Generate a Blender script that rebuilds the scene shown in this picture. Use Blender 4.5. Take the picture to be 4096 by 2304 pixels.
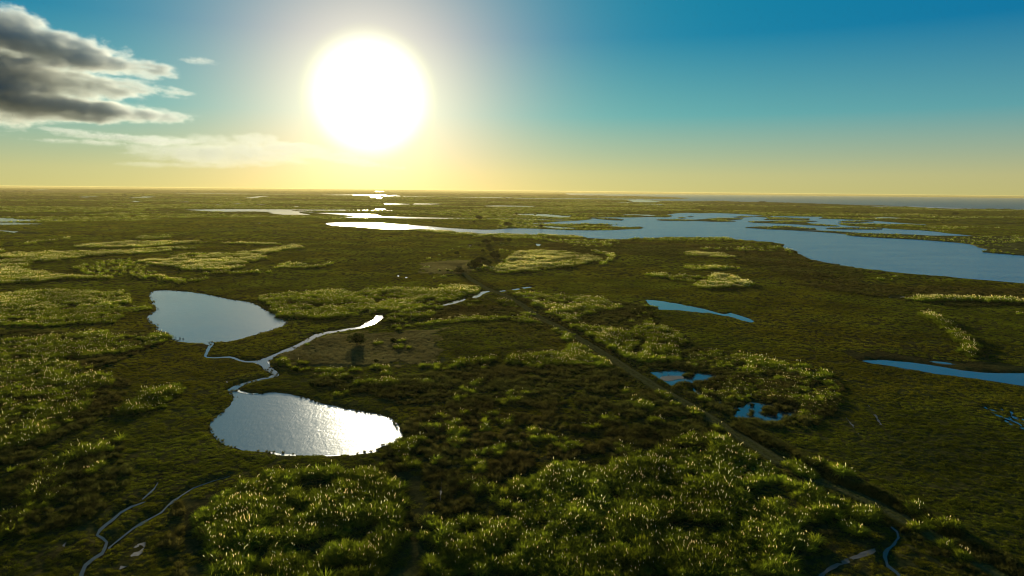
# Salt marsh and lagoon at low sun, seen from a drone 50 m up.
import bpy, math, random
import numpy as np
from mathutils import Matrix, Vector
for _o in list(bpy.data.objects):
    bpy.data.objects.remove(_o, do_unlink=True)
SC = bpy.context.scene
COL = SC.collection
R = math.radians
# sky constants (kept together for tuning)
SKY_STRENGTH = 0.05
SKY_TINT = (0.20, 0.47, 0.72)
SKY_MIX = 0.75
SKY_STOPS = [(0.0, (0.47, 0.39, 0.15)), (0.0145, (0.46, 0.39, 0.18)), (0.033, (0.32, 0.34, 0.24)), (0.067, (0.10, 0.27, 0.33)), (0.133, (0.0, 0.10, 0.30)), (0.24, (0.0, 0.085, 0.27)), (1.0, (0.0, 0.04, 0.15))]
SUN_R0, SUN_R1, SUN_CORE = 1.0, 5.7, 1.2
AUREOLE = [(3.5, (0.27, 0.88, 0.60)), (9.0, (0.82, 0.22, 0.08), 1.6), (40.0, (0.0, 0.17, 0.055)), (24.0, (0.33, 0.07, 0.0), 1.0, 4.0)]
HAZE_DENSITY, HAZE_G = 3.2e-5, 0.40
# ------------------------------------------------------------------ camera
cam_data = bpy.data.cameras.new('camera')
cam = bpy.data.objects.new('camera', cam_data)
COL.objects.link(cam)
cam_data.sensor_width = 36.0
cam_data.lens = 24.0
cam_data.clip_start = 0.5
cam_data.clip_end = 200000.0
cam.matrix_world = Matrix.Translation((0, 0, 50.0)) @ Matrix.Rotation(R(90 - 8.12), 4, 'X') @ Matrix.Rotation(R(0.56), 4, 'Z')
SC.camera = cam
# ------------------------------------------------------------------ sky, sun, exposure
SUN_DIR = Vector((-0.1998, 0.9716, 0.1270)).normalized()
SUN_EL = math.asin(SUN_DIR.z)
SUN_AZ = math.atan2(SUN_DIR.x, SUN_DIR.y)          # from +Y towards +X


class NT:
    """tiny helper to wire shader nodes"""
    def __init__(self, tree):
        self.t = tree
        tree.nodes.clear()

    def n(self, kind, **kw):
        nd = self.t.nodes.new(kind)
        for k, v in kw.items():
            if k == 'ins':
                for i, x in v.items():
                    if hasattr(x, 'links'):
                        self.t.links.new(x, nd.inputs[i])
                    else:
                        nd.inputs[i].default_value = x
            else:
                setattr(nd, k, v)
        return nd

    def math(self, op, a, b=0.0, c=None, clamp=False):
        ins = {0: a, 1: b}
        if c is not None:
            ins[2] = c
        return self.n('ShaderNodeMath', operation=op, use_clamp=clamp, ins=ins).outputs[0]

    def vmath(self, op, a, b=None, s=None):
        ins = {0: a}
        if b is not None:
            ins[1] = b
        if s is not None:
            ins[3] = s
        nd = self.n('ShaderNodeVectorMath', operation=op, ins=ins)
        return nd.outputs[1] if op in ('DOT_PRODUCT', 'LENGTH') else nd.outputs[0]

    def mix(self, f, a, b, blend='MIX', clamp=False):
        nd = self.n('ShaderNodeMix', data_type='RGBA', blend_type=blend, clamp_result=clamp)
        for i, x in ((0, f), (6, a), (7, b)):
            if hasattr(x, 'links'):
                self.t.links.new(x, nd.inputs[i])
            else:
                nd.inputs[i].default_value = x if i == 0 else (tuple(x) + (1,))[:4]
        return nd.outputs[2]

    def ramp(self, f, stops, interp='LINEAR'):
        nd = self.n('ShaderNodeValToRGB', ins={0: f})
        nd.color_ramp.interpolation = interp
        e = nd.color_ramp.elements
        while len(e) < len(stops):
            e.new(0.5)
        for el, (p, c) in zip(e, stops):
            el.position = p
            el.color = (tuple(c) + (1,))[:4] if not isinstance(c, (int, float)) else (c, c, c, 1)
        return nd.outputs[0]

    def smooth(self, x, lo, hi):
        return self.n('ShaderNodeMapRange', interpolation_type='SMOOTHSTEP', clamp=True, ins={0: x, 1: lo, 2: hi, 3: 0.0, 4: 1.0}).outputs[0]

    def noise(self, vec, scale, detail=3.0, rough=0.5, dist=0.0, dim='3D'):
        return self.n('ShaderNodeTexNoise', noise_dimensions=dim, ins={'Vector': vec, 'Scale': scale, 'Detail': detail, 'Roughness': rough, 'Distortion': dist}).outputs[0]


world = bpy.data.worlds.new('World')
SC.world = world
world.use_nodes = True
w = NT(world.node_tree)
tc = w.n('ShaderNodeTexCoord')
sky = w.n('ShaderNodeTexSky', sky_type='NISHITA')
sky.sun_disc = False
sky.sun_elevation = SUN_EL
sky.sun_rotation = SUN_AZ
sky.altitude = 50.0
sky.air_density = 1.0
sky.dust_density = 0.3
sky.ozone_density = 3.0
_dir = w.vmath('NORMALIZE', tc.outputs['Generated'])
_cos = w.vmath('DOT_PRODUCT', _dir, tuple(SUN_DIR))
_ang = w.math('MULTIPLY', w.math('ARCCOSINE', w.math('MINIMUM', _cos, 0.999999)), 180 / math.pi)
_z = w.n('ShaderNodeSeparateXYZ', ins={0: _dir}).outputs[2]
_el = w.math('MULTIPLY', w.math('ARCSINE', _z), 180 / math.pi)
# clear late-day sky: deep blue above, warm haze layer at the horizon
_grade = w.mix(1.0, sky.outputs[0], SKY_TINT, 'MULTIPLY')
_high = w.ramp(w.math('DIVIDE', w.math('MAXIMUM', _el, 0.0), 90.0, clamp=True), SKY_STOPS)
_base = w.mix(SKY_MIX, w.mix(1.0, _grade, (SKY_STRENGTH,) * 3, 'MULTIPLY'), _high)
# circumsolar aureole in the humid air round the low sun
_blob = w.math('SUBTRACT', 1.0, w.smooth(_ang, SUN_R0, SUN_R1))
_core = w.mix(1.0, (SUN_CORE,) * 3, w.n('ShaderNodeCombineXYZ', ins={0: _blob, 1: _blob, 2: w.math('SUBTRACT', 1.0, w.smooth(_ang, SUN_R0 - .3, SUN_R1 - .3))}).outputs[0], 'MULTIPLY')


def _lobe(width, col, p=1.0, low=None):
    g = w.math('EXPONENT', w.math('MULTIPLY', w.math('POWER', w.math('DIVIDE', _ang, width), p), -1.0))
    if low:                                          # the warm layer near the ground
        g = w.math('MULTIPLY', g, w.math('EXPONENT', w.math('DIVIDE', w.math('MAXIMUM', _el, 0.0), -low)))
    return w.mix(1.0, col, g, 'MULTIPLY')


_sum = _base
for lobe in AUREOLE:
    _sum = w.mix(1.0, _sum, _lobe(*lobe), 'ADD')
_sum = w.mix(1.0, _sum, _core, 'ADD')
# below the horizon there is no sky, only dim land beyond the ground sheet
_sum = w.mix(w.smooth(_el, -0.06, -0.01), (0.05, 0.048, 0.03), _sum)
bg = w.n('ShaderNodeBackground', ins={0: _sum, 1: 1.0})
out = w.n('ShaderNodeOutputWorld', ins={0: bg.outputs[0]})

sun_data = bpy.data.lights.new('sun', 'SUN')
sun_data.energy = 5.0
sun_data.color = (1.0, 0.90, 0.66)
sun_data.angle = R(0.53)
sun = bpy.data.objects.new('sun', sun_data)
COL.objects.link(sun)
sun.rotation_euler = (-SUN_DIR).to_track_quat('-Z', 'Y').to_euler()
sun.location = (0, 0, 300)

vs = SC.view_settings
SC.display_settings.display_device = 'sRGB'
vs.view_transform = 'Standard'
vs.look = 'None'
vs.gamma = 1.0
vs.exposure = 0.35
vs.use_curve_mapping = False
cy = SC.cycles
cy.use_denoising = True
cy.denoiser = 'OPENIMAGEDENOISE'
cy.denoising_input_passes = 'RGB_ALBEDO_NORMAL'
cy.filter_width = 1.1
cy.max_bounces = 6
cy.diffuse_bounces = 3
cy.glossy_bounces = 2
cy.transmission_bounces = 3
cy.volume_bounces = 3
cy.sample_clamp_indirect = 4.0
cy.caustics_reflective = False
cy.caustics_refractive = False

# ------------------------------------------------------------------ plan of the place, metres
WATER = [
 ('pond','pale grey-blue pond at the left with wooden stakes at its edge',[(-169.2,314.4),(-172.8,322.0),(-174.6,328.0),(-173.0,331.6),(-166.1,330.0),(-157.4,327.0),(-147.7,321.6),(-140.6,316.2),(-132.9,309.6),(-126.6,304.6),(-122.1,301.8),(-118.0,299.8),(-114.3,296.3),(-109.4,290.0),(-104.3,282.5),(-101.6,278.1),(-99.4,275.3),(-97.1,272.6),(-94.6,270.6),(-93.3,266.5),(-91.7,262.6),(-88.5,258.9),(-83.8,252.2),(-83.7,245.1),(-84.9,238.9),(-86.71,233.41),(-88.82,228.68),(-90.23,224.17),(-91.78,220.28),(-93.22,218.81),(-96.02,218.23),(-98.01,218.14),(-96.85,214.11),(-97.83,214.51),(-100.39,216.2),(-103.16,216.53),(-105.55,217.34),(-108.98,218.57),(-111.07,220.35),(-113.1,222.16),(-115.5,226.4),(-118.1,230.4),(-121.2,231.8),(-124.9,235.3),(-130.0,245.1),(-133.0,247.3),(-137.3,253.2),(-142.0,260.6),(-143.5,266.6),(-144.9,269.3),(-146.0,275.6),(-148.0,280.0),(-152.9,287.5),(-154.9,289.0),(-157.4,295.4),(-160.4,299.5),(-165.3,307.2)]),
 ('creek','',[(-98.38,217.15),(-97.57,216.01),(-96.06,210.94),(-94.63,206.55),(-93.17,202.38),(-91.72,198.76),(-90.1,197.02),(-87.69,196.65),(-85.66,197.49),(-83.62,197.42),(-81.66,196.05),(-79.23,193.62),(-76.87,192.37),(-74.67,192.24),(-72.31,190.01),(-73.66,194.2),(-75.33,194.09),(-77.39,193.79),(-79.85,195.57),(-82.35,198.17),(-84.33,199.22),(-86.18,198.69),(-88.21,197.84),(-90.68,198.49),(-91.49,199.73),(-91.8,201.04),(-93.01,204.83),(-94.26,208.72),(-95.8,214.92),(-98.85,220.02)]),
 ('pond','glittering pond at the lower left with the white sun reflection',[(-70.85,165.06),(-69.04,161.83),(-67.15,159.98),(-67.06,159.65),(-65.95,156.56),(-65.05,151.96),(-65.01,147.59),(-64.84,144.03),(-64.56,141.19),(-63.55,138.48),(-61.6,134.87),(-58.84,130.96),(-56.64,128.65),(-54.45,127.09),(-51.65,125.58),(-50.15,125.18),(-47.7,124.89),(-45.94,124.62),(-43.42,123.6),(-40.56,123.46),(-39.02,123.28),(-35.58,123.37),(-32.4,123.88),(-29.98,124.16),(-27.68,125.09),(-25.56,125.81),(-25.66,127.61),(-23.43,129.53),(-22.04,132.69),(-22.22,134.94),(-22.9,138.03),(-25.5,143.46),(-26.37,145.17),(-29.57,147.75),(-32.82,149.18),(-36.2,150.95),(-38.54,151.51),(-40.54,153.05),(-44.3,154.9),(-47.62,157.84),(-49.07,159.18),(-52.86,161.18),(-55.02,162.56),(-58.66,163.76),(-60.37,163.11),(-61.68,161.97),(-64.22,161.89),(-68.19,164.33),(-68.19,164.48)]),
 ('creek','',[(-51.7,271.9),(-52.8,269.6),(-54.2,267.8),(-53.6,258.8),(-55.1,254.8),(-55.5,245.8),(-57.1,244.3),(-59.41,242.05),(-61.77,239.16),(-65.16,236.29),(-66.67,233.84),(-68.18,231.56),(-68.8,224.65),(-69.22,217.58),(-70.19,211.97),(-71.42,206.11),(-72.71,199.58),(-74.09,195.73),(-75.15,193.12),(-74.25,192.52),(-71.42,189.09),(-68.52,184.11),(-65.0,180.2),(-64.56,178.64),(-65.15,177.08),(-66.44,175.51),(-67.78,173.6),(-69.46,170.64),(-70.7,167.79),(-70.85,165.06),(-69.56,163.11),(-68.19,164.48),(-68.61,166.49),(-68.13,169.27),(-67.49,171.78),(-65.97,173.66),(-64.21,175.59),(-62.47,178.33),(-63.26,180.66),(-65.76,184.22),(-67.62,187.08),(-69.26,190.49),(-70.87,193.11),(-70.48,195.88),(-70.84,201.61),(-70.27,204.12),(-68.03,206.77),(-67.76,212.08),(-66.39,220.01),(-65.88,225.4),(-64.91,230.43),(-62.85,233.76),(-61.0,236.09),(-58.59,238.63),(-54.48,242.57),(-52.8,246.6),(-51.4,249.7),(-50.6,257.3),(-50.3,262.2),(-51.6,268.8)]),
 ('creek','',[(-11.0,339.4),(-12.5,337.9),(-14.9,336.0),(-16.9,331.7),(-18.1,323.2),(-18.7,318.4),(-18.4,315.3),(-17.1,315.4),(-15.3,319.4),(-14.1,327.8),(-12.2,333.8),(-10.8,336.8)]),
 ('creek','',[(-21.7,312.8),(-22.4,312.6),(-24.8,309.9),(-26.8,304.2),(-28.9,298.4),(-31.2,294.0),(-35.0,291.9),(-36.7,289.3),(-36.4,287.7),(-34.6,289.2),(-30.9,292.4),(-28.4,294.4),(-25.8,297.3),(-23.9,302.7),(-21.8,306.9),(-21.3,309.9)]),
 ('creek','',[(-6.2,336.3),(-2.7,338.9),(1.2,341.6),(5.2,347.1),(10.5,352.6),(10.6,355.5),(5.2,351.6),(1.1,345.4),(-2.8,342.1),(-6.3,338.9)]),
 ('pool','',[(18.9,652.6),(23.4,653.2),(27.3,640.4),(24.5,623.7),(21.1,617.2),(22.1,637.0),(19.8,646.0)]),
 ('pool','',[(-38.1,611.6),(-37.8,619.4),(-37.4,632.8),(-38.1,639.1),(-39.2,630.5),(-39.0,617.1)]),
 ('pool','',[(-67.3,391.5),(-67.2,397.9),(-66.0,396.7),(-65.4,389.2)]),
 ('pool','',[(-62.1,390.7),(-61.2,392.6),(-59.8,388.4),(-60.7,386.4)]),
 ('lake','large blue rippled lake filling the right middle distance',[(-269.9,986.6),(-258.7,960.6),(-246.8,936.1),(-227.3,927.0),(-195.9,903.2),(-171.6,877.3),(-143.8,860.1),(-142.7,866.8),(-123.8,863.5),(-105.6,845.5),(-88.0,838.2),(-64.6,812.6),(-40.7,797.8),(-17.9,792.3),(4.5,781.7),(26.7,781.6),(48.6,776.4),(64.7,770.4),(76.7,759.0),(81.9,737.8),(102.3,725.8),(114.8,720.2),(130.8,729.7),(111.5,724.7),(143.2,745.4),(182.2,769.5),(210.9,766.3),(242.8,768.0),(241.3,736.1),(255.5,712.4),(267.5,695.8),(268.8,673.2),(255.6,645.1),(252.9,637.3),(247.3,617.4),(249.3,595.6),(238.9,571.2),(235.5,553.6),(228.5,528.8),(228.2,506.7),(229.7,486.6),(228.4,528.9),(229.5,484.7),(236.0,460.4),(245.1,444.5),(254.5,431.1),(264.2,419.8),(274.0,409.9),(286.7,398.0),(294.8,389.8),(310.4,376.5),(451.5,551.1),(702.1,861.3),(571.3,840.3),(571.7,872.4),(569.5,895.3),(577.8,933.1),(578.5,968.4),(562.0,983.1),(553.0,990.4),(552.0,1022.9),(539.9,1050.3),(529.0,1069.0),(535.5,1117.0),(547.7,1158.2),(574.1,1176.1),(590.4,1163.8),(611.0,1146.7),(635.6,1151.6),(672.2,1177.3),(682.8,1167.1),(684.2,1134.7),(696.2,1154.7),(686.5,1202.5),(685.0,1256.4),(681.6,1295.7),(661.0,1337.8),(645.8,1367.2),(621.0,1374.0),(597.0,1347.3),(678.2,1489.6),(608.1,1506.8),(567.7,1506.5),(554.6,1590.5),(540.7,1634.2),(521.3,1672.5),(496.8,1697.9),(455.7,1665.9),(430.3,1691.1),(394.1,1647.6),(366.9,1584.2),(343.0,1531.5),(344.3,1478.0),(326.7,1413.7),(307.5,1371.7),(274.5,1381.6),(232.6,1352.9),(273.5,1365.9),(236.2,1346.6),(177.0,1331.8),(148.2,1310.3),(145.0,1242.6),(111.4,1174.6),(75.1,1129.8),(58.9,1095.3),(28.7,1069.3),(6.0,1077.5),(6.0,1067.8),(28.4,1056.5),(65.3,1048.5),(94.1,1054.3),(112.2,1070.5),(132.8,1065.2),(148.1,1055.9),(169.2,1066.3),(146.4,1043.5),(148.8,1009.2),(136.7,1004.1),(144.3,978.5),(164.4,974.3),(177.8,987.3),(185.1,996.8),(185.5,965.3),(174.9,933.8),(155.1,918.6),(132.3,896.5),(105.9,887.6),(80.7,887.7),(56.0,896.8),(31.0,910.8),(11.7,919.2),(-7.7,908.6),(-17.7,890.8),(-26.1,878.2),(-38.5,876.1),(-57.8,886.0),(-84.9,906.6),(-107.4,934.3),(-138.6,967.7),(-160.8,977.1),(-142.3,975.2),(-166.9,998.7),(-201.5,1030.8),(-231.4,1034.0),(-266.2,1026.7),(-273.5,1015.8)]),
 ('pool','',[(25.2,988.3),(29.7,997.5),(55.6,980.5),(87.6,935.2),(81.8,915.1),(56.4,924.8),(43.4,957.2)]),
 ('pool','',[(-2.3,1455.8),(18.8,1498.7),(46.6,1506.8),(71.6,1495.2),(98.6,1426.0),(120.4,1420.7),(113.0,1355.1),(89.1,1286.4),(73.2,1329.9),(55.2,1350.3),(37.4,1398.3),(5.8,1417.4)]),
 ('pool','',[(245.5,1543.5),(272.3,1528.4),(282.2,1498.1),(310.5,1505.9),(308.4,1468.4),(285.4,1436.9),(273.1,1479.6)]),
 ('river','sunlit river arm shining white below the sun',[(-410.6,1415.7),(-391.2,1440.2),(-361.8,1436.5),(-314.7,1407.8),(-275.8,1372.7),(-241.5,1273.1),(-209.1,1272.0),(-171.2,1258.2),(-125.1,1242.5),(-70.8,1247.0),(-51.4,1247.4),(-10.8,1248.5),(24.4,1239.5),(58.7,1222.3),(101.8,1199.7),(103.2,1176.6),(56.4,1173.7),(23.8,1205.8),(-10.5,1218.4),(-50.3,1221.6),(-68.9,1212.9),(-129.2,1198.5),(-197.8,1202.9),(-234.8,1228.6),(-243.1,1235.5),(-296.0,1283.1),(-324.7,1326.4),(-376.0,1384.0)]),
 ('pool','',[(-313.2,1222.3),(-287.7,1247.0),(-256.3,1223.2),(-261.8,1208.7),(-289.0,1215.0)]),
 ('lake','pale narrow lake far off at the centre left',[(-740.9,1552.0),(-713.4,1586.0),(-666.6,1636.6),(-628.8,1659.2),(-610.0,1640.0),(-555.7,1651.0),(-523.6,1645.4),(-476.9,1645.1),(-372.0,1665.1),(-363.1,1635.2),(-445.6,1591.2),(-511.0,1584.6),(-491.7,1537.9),(-454.1,1500.1),(-429.3,1487.4),(-429.8,1460.5),(-459.9,1484.5),(-447.0,1435.9),(-420.7,1382.7),(-393.7,1334.0),(-391.9,1318.4),(-436.2,1311.4),(-472.1,1356.1),(-505.6,1418.0),(-504.4,1437.4),(-530.3,1475.7),(-579.6,1473.6),(-620.3,1446.9),(-683.6,1496.0)]),
 ('pool','',[(-362.1,1651.9),(-335.9,1660.9),(-331.2,1637.9),(-357.1,1629.1)]),
 ('pool','',[(-353.4,1760.4),(-326.6,1770.2),(-320.6,1717.7),(-338.8,1711.2)]),
 ('pool','',[(-329.9,1654.7),(-288.4,1644.4),(-284.4,1621.9),(-325.4,1631.9)]),
 ('pool','',[(-447.9,2383.4),(-457,2488),(-409.6,2456.7),(-357.8,2411.4),(-355.3,2328.0),(-418.5,2313.6)]),
 ('pool','',[(-350.7,2432.6),(-363,2538),(-310,2546),(-252,2501),(-285.6,2345.4),(-342.7,2350.6)]),
 ('river','',[(-2905,5917),(-2567,5722),(-2268,5582),(-1871,5572),(-1614,5296),(-1689,5542),(-1995,5942),(-2419,5953),(-2696,6010),(-3056,6226)]),
 ('river','',[(-1570,5480),(-1298,5473),(-1125,5387),(-911,5042),(-816,5068),(-817,4983),(-593,4876),(-374,4711),(-170,4586),(-41,4584),(65,5294),(68,5540),(-45,5035),(-187,5039),(-400,5043),(-628,5157),(-878,5356),(-878,5455),(-1043,5774),(-1279,6125),(-1429,6026),(-1645,5744)]),
 ('pool','',[(-850,4272),(-866,4447),(-789,4155),(-717,3759),(-755,3820)]),
 ('pool','',[(-948,4568),(-951,4712),(-876,4372),(-876,4248)]),
 ('pool','',[(-3308,16573),(-3229,16589),(-3116,16610),(-2702,14399),(-2890,14529)]),
 ('pool','',[(-1104,6259),(-1081,6437),(-1009,6005),(-1049,5947)]),
 ('pool','',[(-1322,6836),(-1271,6926),(-1194,6406),(-1228,6351)]),
 ('pool','',[(-1348,3435),(-1484,3925),(-1579,4286),(-1518,4285),(-1413,3881),(-1290,3487),(-1301,3389)]),
 ('pool','',[(-880.8,2030.2),(-894.0,2081.1),(-856.8,2027.7),(-837.9,1956.5)]),
 ('pool','',[(-891.1,2174.7),(-909.2,2265.8),(-887.6,2259.9),(-860.1,2143.1)]),
 ('pool','',[(-870,2499),(-872,2540),(-839,2475),(-839,2435)]),
 ('pool','',[(-612.4,1908.5),(-608.8,1957.7),(-582.5,1864.4),(-589.5,1861.5)]),
 ('pool','',[(-698.0,1785.6),(-696.0,1796.8),(-676.8,1753.4),(-674.5,1734.6)]),
 ('pool','',[(-367.7,990.1),(-366.5,996.4),(-361.4,982.5),(-363.0,979.3)]),
 ('pool','',[(-811.6,2167.4),(-793.1,2192.4),(-771.5,2141.0),(-794.5,2129.8)]),
 ('river','',[(-2,4286),(207,4355),(517,4376),(924,4639),(1002,5030),(557,4723),(220,4638),(-2,4446)]),
 ('pool','',[(-92.3,2236.1),(-53.0,2312.5),(12.3,2297.0),(76.2,2267.1),(67.5,2194.5),(-3.7,2164.6),(-80.4,2171.9)]),
 ('pool','',[(175.2,1590.9),(213.6,1609.4),(197.4,1570.4)]),
 ('pool','',[(239.3,1511.9),(269.7,1539.2),(287.7,1519.3),(305.0,1524.2),(291.4,1455.5),(278.5,1492.5)]),
 ('pool','',[(434,3053),(544,3301),(617,3529),(679,4124),(788,4319),(832,4155),(820,3804),(706,3394),(577,3295),(485,3059)]),
 ('pool','',[(517,2951),(583,2869),(622,2815),(573,2657),(535,2809)]),
 ('pool','',[(769.6,1464.1),(823.8,1526.8),(832.8,1470.3),(791.3,1419.1),(760.7,1429.6)]),
 ('pool','',[(203.1,1596.9),(214.4,1612.8),(202.5,1560.3)]),
 ('lake','',[(-841.2,1063.2),(-800.7,1069.4),(-779.2,1067.0),(-747.8,1030.8),(-719.1,1030.5),(-689.0,1003.6),(-684.9,985.1),(-711.0,948.9),(-741.6,936.5)]),
 ('lake','',[(-735.8,929.1),(-701.6,936.3),(-680.8,940.7),(-662.8,924.6),(-625.4,913.2),(-633.3,895.8),(-659.9,880.3),(-694.1,876.1)]),
 ('pool','',[(-609.5,782.7),(-579.5,772.3),(-568.7,766.5),(-552.8,758.1),(-538.0,747.9),(-532.6,752.4),(-514.0,737.8),(-500.8,731.4),(-496.6,715.6),(-498.1,707.4),(-511.4,714.9),(-522.0,719.8),(-547.1,742.9),(-570.8,760.6)]),
 ('pool','',[(-2071,3273),(-2122,3430),(-2144,3580),(-2029,3318),(-1964,3146)]),
 ('pool','',[(-1758,3127),(-1827,3377),(-1970,3661),(-1863,3604),(-1746,3269),(-1699,3099)]),
 ('pool','',[(-1365,2448),(-1367,2493),(-1302,2421),(-1278,2330)]),
 ('pool','',[(-6049,8707),(-6735,9826),(-6453,9592),(-5835,8529)]),
 ('pool','',[(-1163,2358),(-1158,2466),(-1117,2365)]),
 ('pool','',[(-606.4,1109.4),(-604.4,1121.8),(-597.3,1099.9)]),
 ('pool','',[(-1385,2412),(-1415,2485),(-1376,2440),(-1359,2385)]),
 ('pool','',[(-811.4,1185.3),(-815.3,1198.6),(-801.8,1178.6)]),
 ('pool','',[(-681.8,1011.8),(-690.5,1033.7),(-679.5,1025.9),(-673.0,1007.2)]),
 ('pool','',[(-349.4,512.7),(-348.6,519.4),(-333.8,512.9),(-326.9,521.0),(-323.0,512.6),(-332.5,505.9)]),
 ('pool','',[(-291.0,409.4),(-289.7,411.4),(-286.3,405.7)]),
 ('pool','long pale pool streak in the dark marsh at the right centre',[(62.2,316.8),(65.5,315.2),(70.8,310.8),(75.5,304.8),(79.8,297.8),(83.9,291.1),(85.9,284.6),(88.2,279.9),(92.1,282.8),(94.3,275.7),(95.6,268.8),(95.5,261.3),(93.2,261.8),(91.0,265.7),(89.6,272.4),(86.4,276.3),(83.0,281.2),(77.8,282.7),(71.5,288.2),(63.2,288.8),(63.1,295.6),(61.6,297.9),(61.7,306.4)]),
 ('pool','bright blue tidal pool running out at the right edge',[(106.15,201.63),(109.49,202.32),(113.85,202.82),(117.1,201.3),(120.42,200.02),(123.25,197.99),(126.71,195.0),(129.55,191.27),(133.35,189.26),(139.21,188.51),(145.67,188.75),(156.65,189.64),(141.3,170.31),(136.09,175.83),(133.16,178.29),(128.49,182.09),(124.97,184.23),(119.38,187.31),(115.51,191.54),(111.46,195.96),(107.47,198.44)]),
 ('pool','',[(124.86,204.83),(126.72,203.78),(130.64,201.29),(136.12,198.49),(133.63,197.55),(129.06,198.75),(126.61,201.35)]),
 ('pool','blue pool with a grey mud bar beside the track',[(38.62,185.75),(41.35,186.81),(46.6,188.75),(49.63,186.64),(50.78,185.25),(54.19,184.91),(56.44,184.06),(58.24,181.82),(55.35,180.36),(51.66,177.58),(47.94,175.31),(44.93,175.63),(43.19,174.3),(42.04,171.36),(41.05,174.22),(41.05,176.35),(40.22,178.05),(39.42,181.14),(38.99,183.88)]),
 ('creek','',[(46.9,171.67),(46.45,168.64),(46.39,166.46),(47.07,163.83),(48.09,161.06),(48.73,159.07),(49.08,159.83),(48.55,162.1),(47.65,165.18),(47.06,167.85),(47.13,169.59),(47.33,172.21)]),
 ('creek','',[(50.17,159.02),(49.96,157.68),(50.03,156.36),(50.45,157.05),(50.5,158.49),(50.58,159.54)]),
 ('pool','deep blue pool with dark reed islets inside the rush island',[(49.78,149.49),(51.32,149.85),(52.37,152.44),(53.21,152.46),(53.23,154.44),(51.74,153.73),(52.17,154.4),(54.96,155.83),(56.98,158.65),(58.19,159.04),(60.65,158.07),(63.51,157.12),(66.06,155.5),(66.86,153.86),(65.23,150.9),(62.88,148.64),(60.4,146.44),(58.13,145.18),(56.6,144.26),(55.54,145.7),(53.55,146.84),(50.62,147.06)]),
 ('pool','',[(37.55,203.68),(38.16,205.61),(38.49,205.06),(37.74,201.18),(37.23,200.83)]),
 ('creek','',[(-60.2,110.69),(-59.66,108.4),(-59.56,105.91),(-59.47,104.31),(-59.2,104.02),(-59.19,105.52),(-59.32,108.07),(-60.02,110.54)]),
 ('creek','',[(-58.48,103.44),(-59.91,101.9),(-60.48,99.82),(-60.42,97.71),(-60.51,95.99),(-60.47,94.33),(-59.75,92.45),(-58.07,91.28),(-57.23,90.54),(-56.76,89.29),(-56.3,87.99),(-56.67,86.43),(-56.76,84.88),(-55.97,82.75),(-54.38,79.69),(-53.75,79.54),(-55.32,82.51),(-56.05,84.36),(-56.05,85.82),(-55.65,87.39),(-56.16,88.97),(-56.9,90.67),(-58.21,91.93),(-59.56,92.78),(-59.76,93.74),(-59.89,95.37),(-59.79,97.07),(-59.98,99.27),(-59.45,101.3),(-58.31,103.2)]),
 ('creek','',[(-49.06,113.47),(-51.06,111.71),(-53.28,108.78),(-53.98,105.55),(-54.36,102.31),(-54.2,100.1),(-55.0,97.71),(-55.76,95.06),(-55.99,91.66),(-56.14,89.21),(-55.66,88.74),(-55.63,91.3),(-55.39,94.64),(-54.65,97.28),(-53.82,99.65),(-54.05,101.96),(-53.72,105.23),(-53.05,108.45),(-50.9,111.43),(-48.96,113.28)]),
 ('creek','',[(57.66,97.29),(57.72,95.83),(56.99,94.26),(55.59,92.74),(53.55,91.02),(51.92,88.73),(51.06,86.31),(51.42,84.54),(51.11,82.31),(51.6,82.68),(51.93,85.01),(51.64,86.79),(52.48,88.74),(53.66,90.38),(55.59,92.09),(57.29,94.11),(58.15,96.17),(58.02,97.68)]),
]
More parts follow.
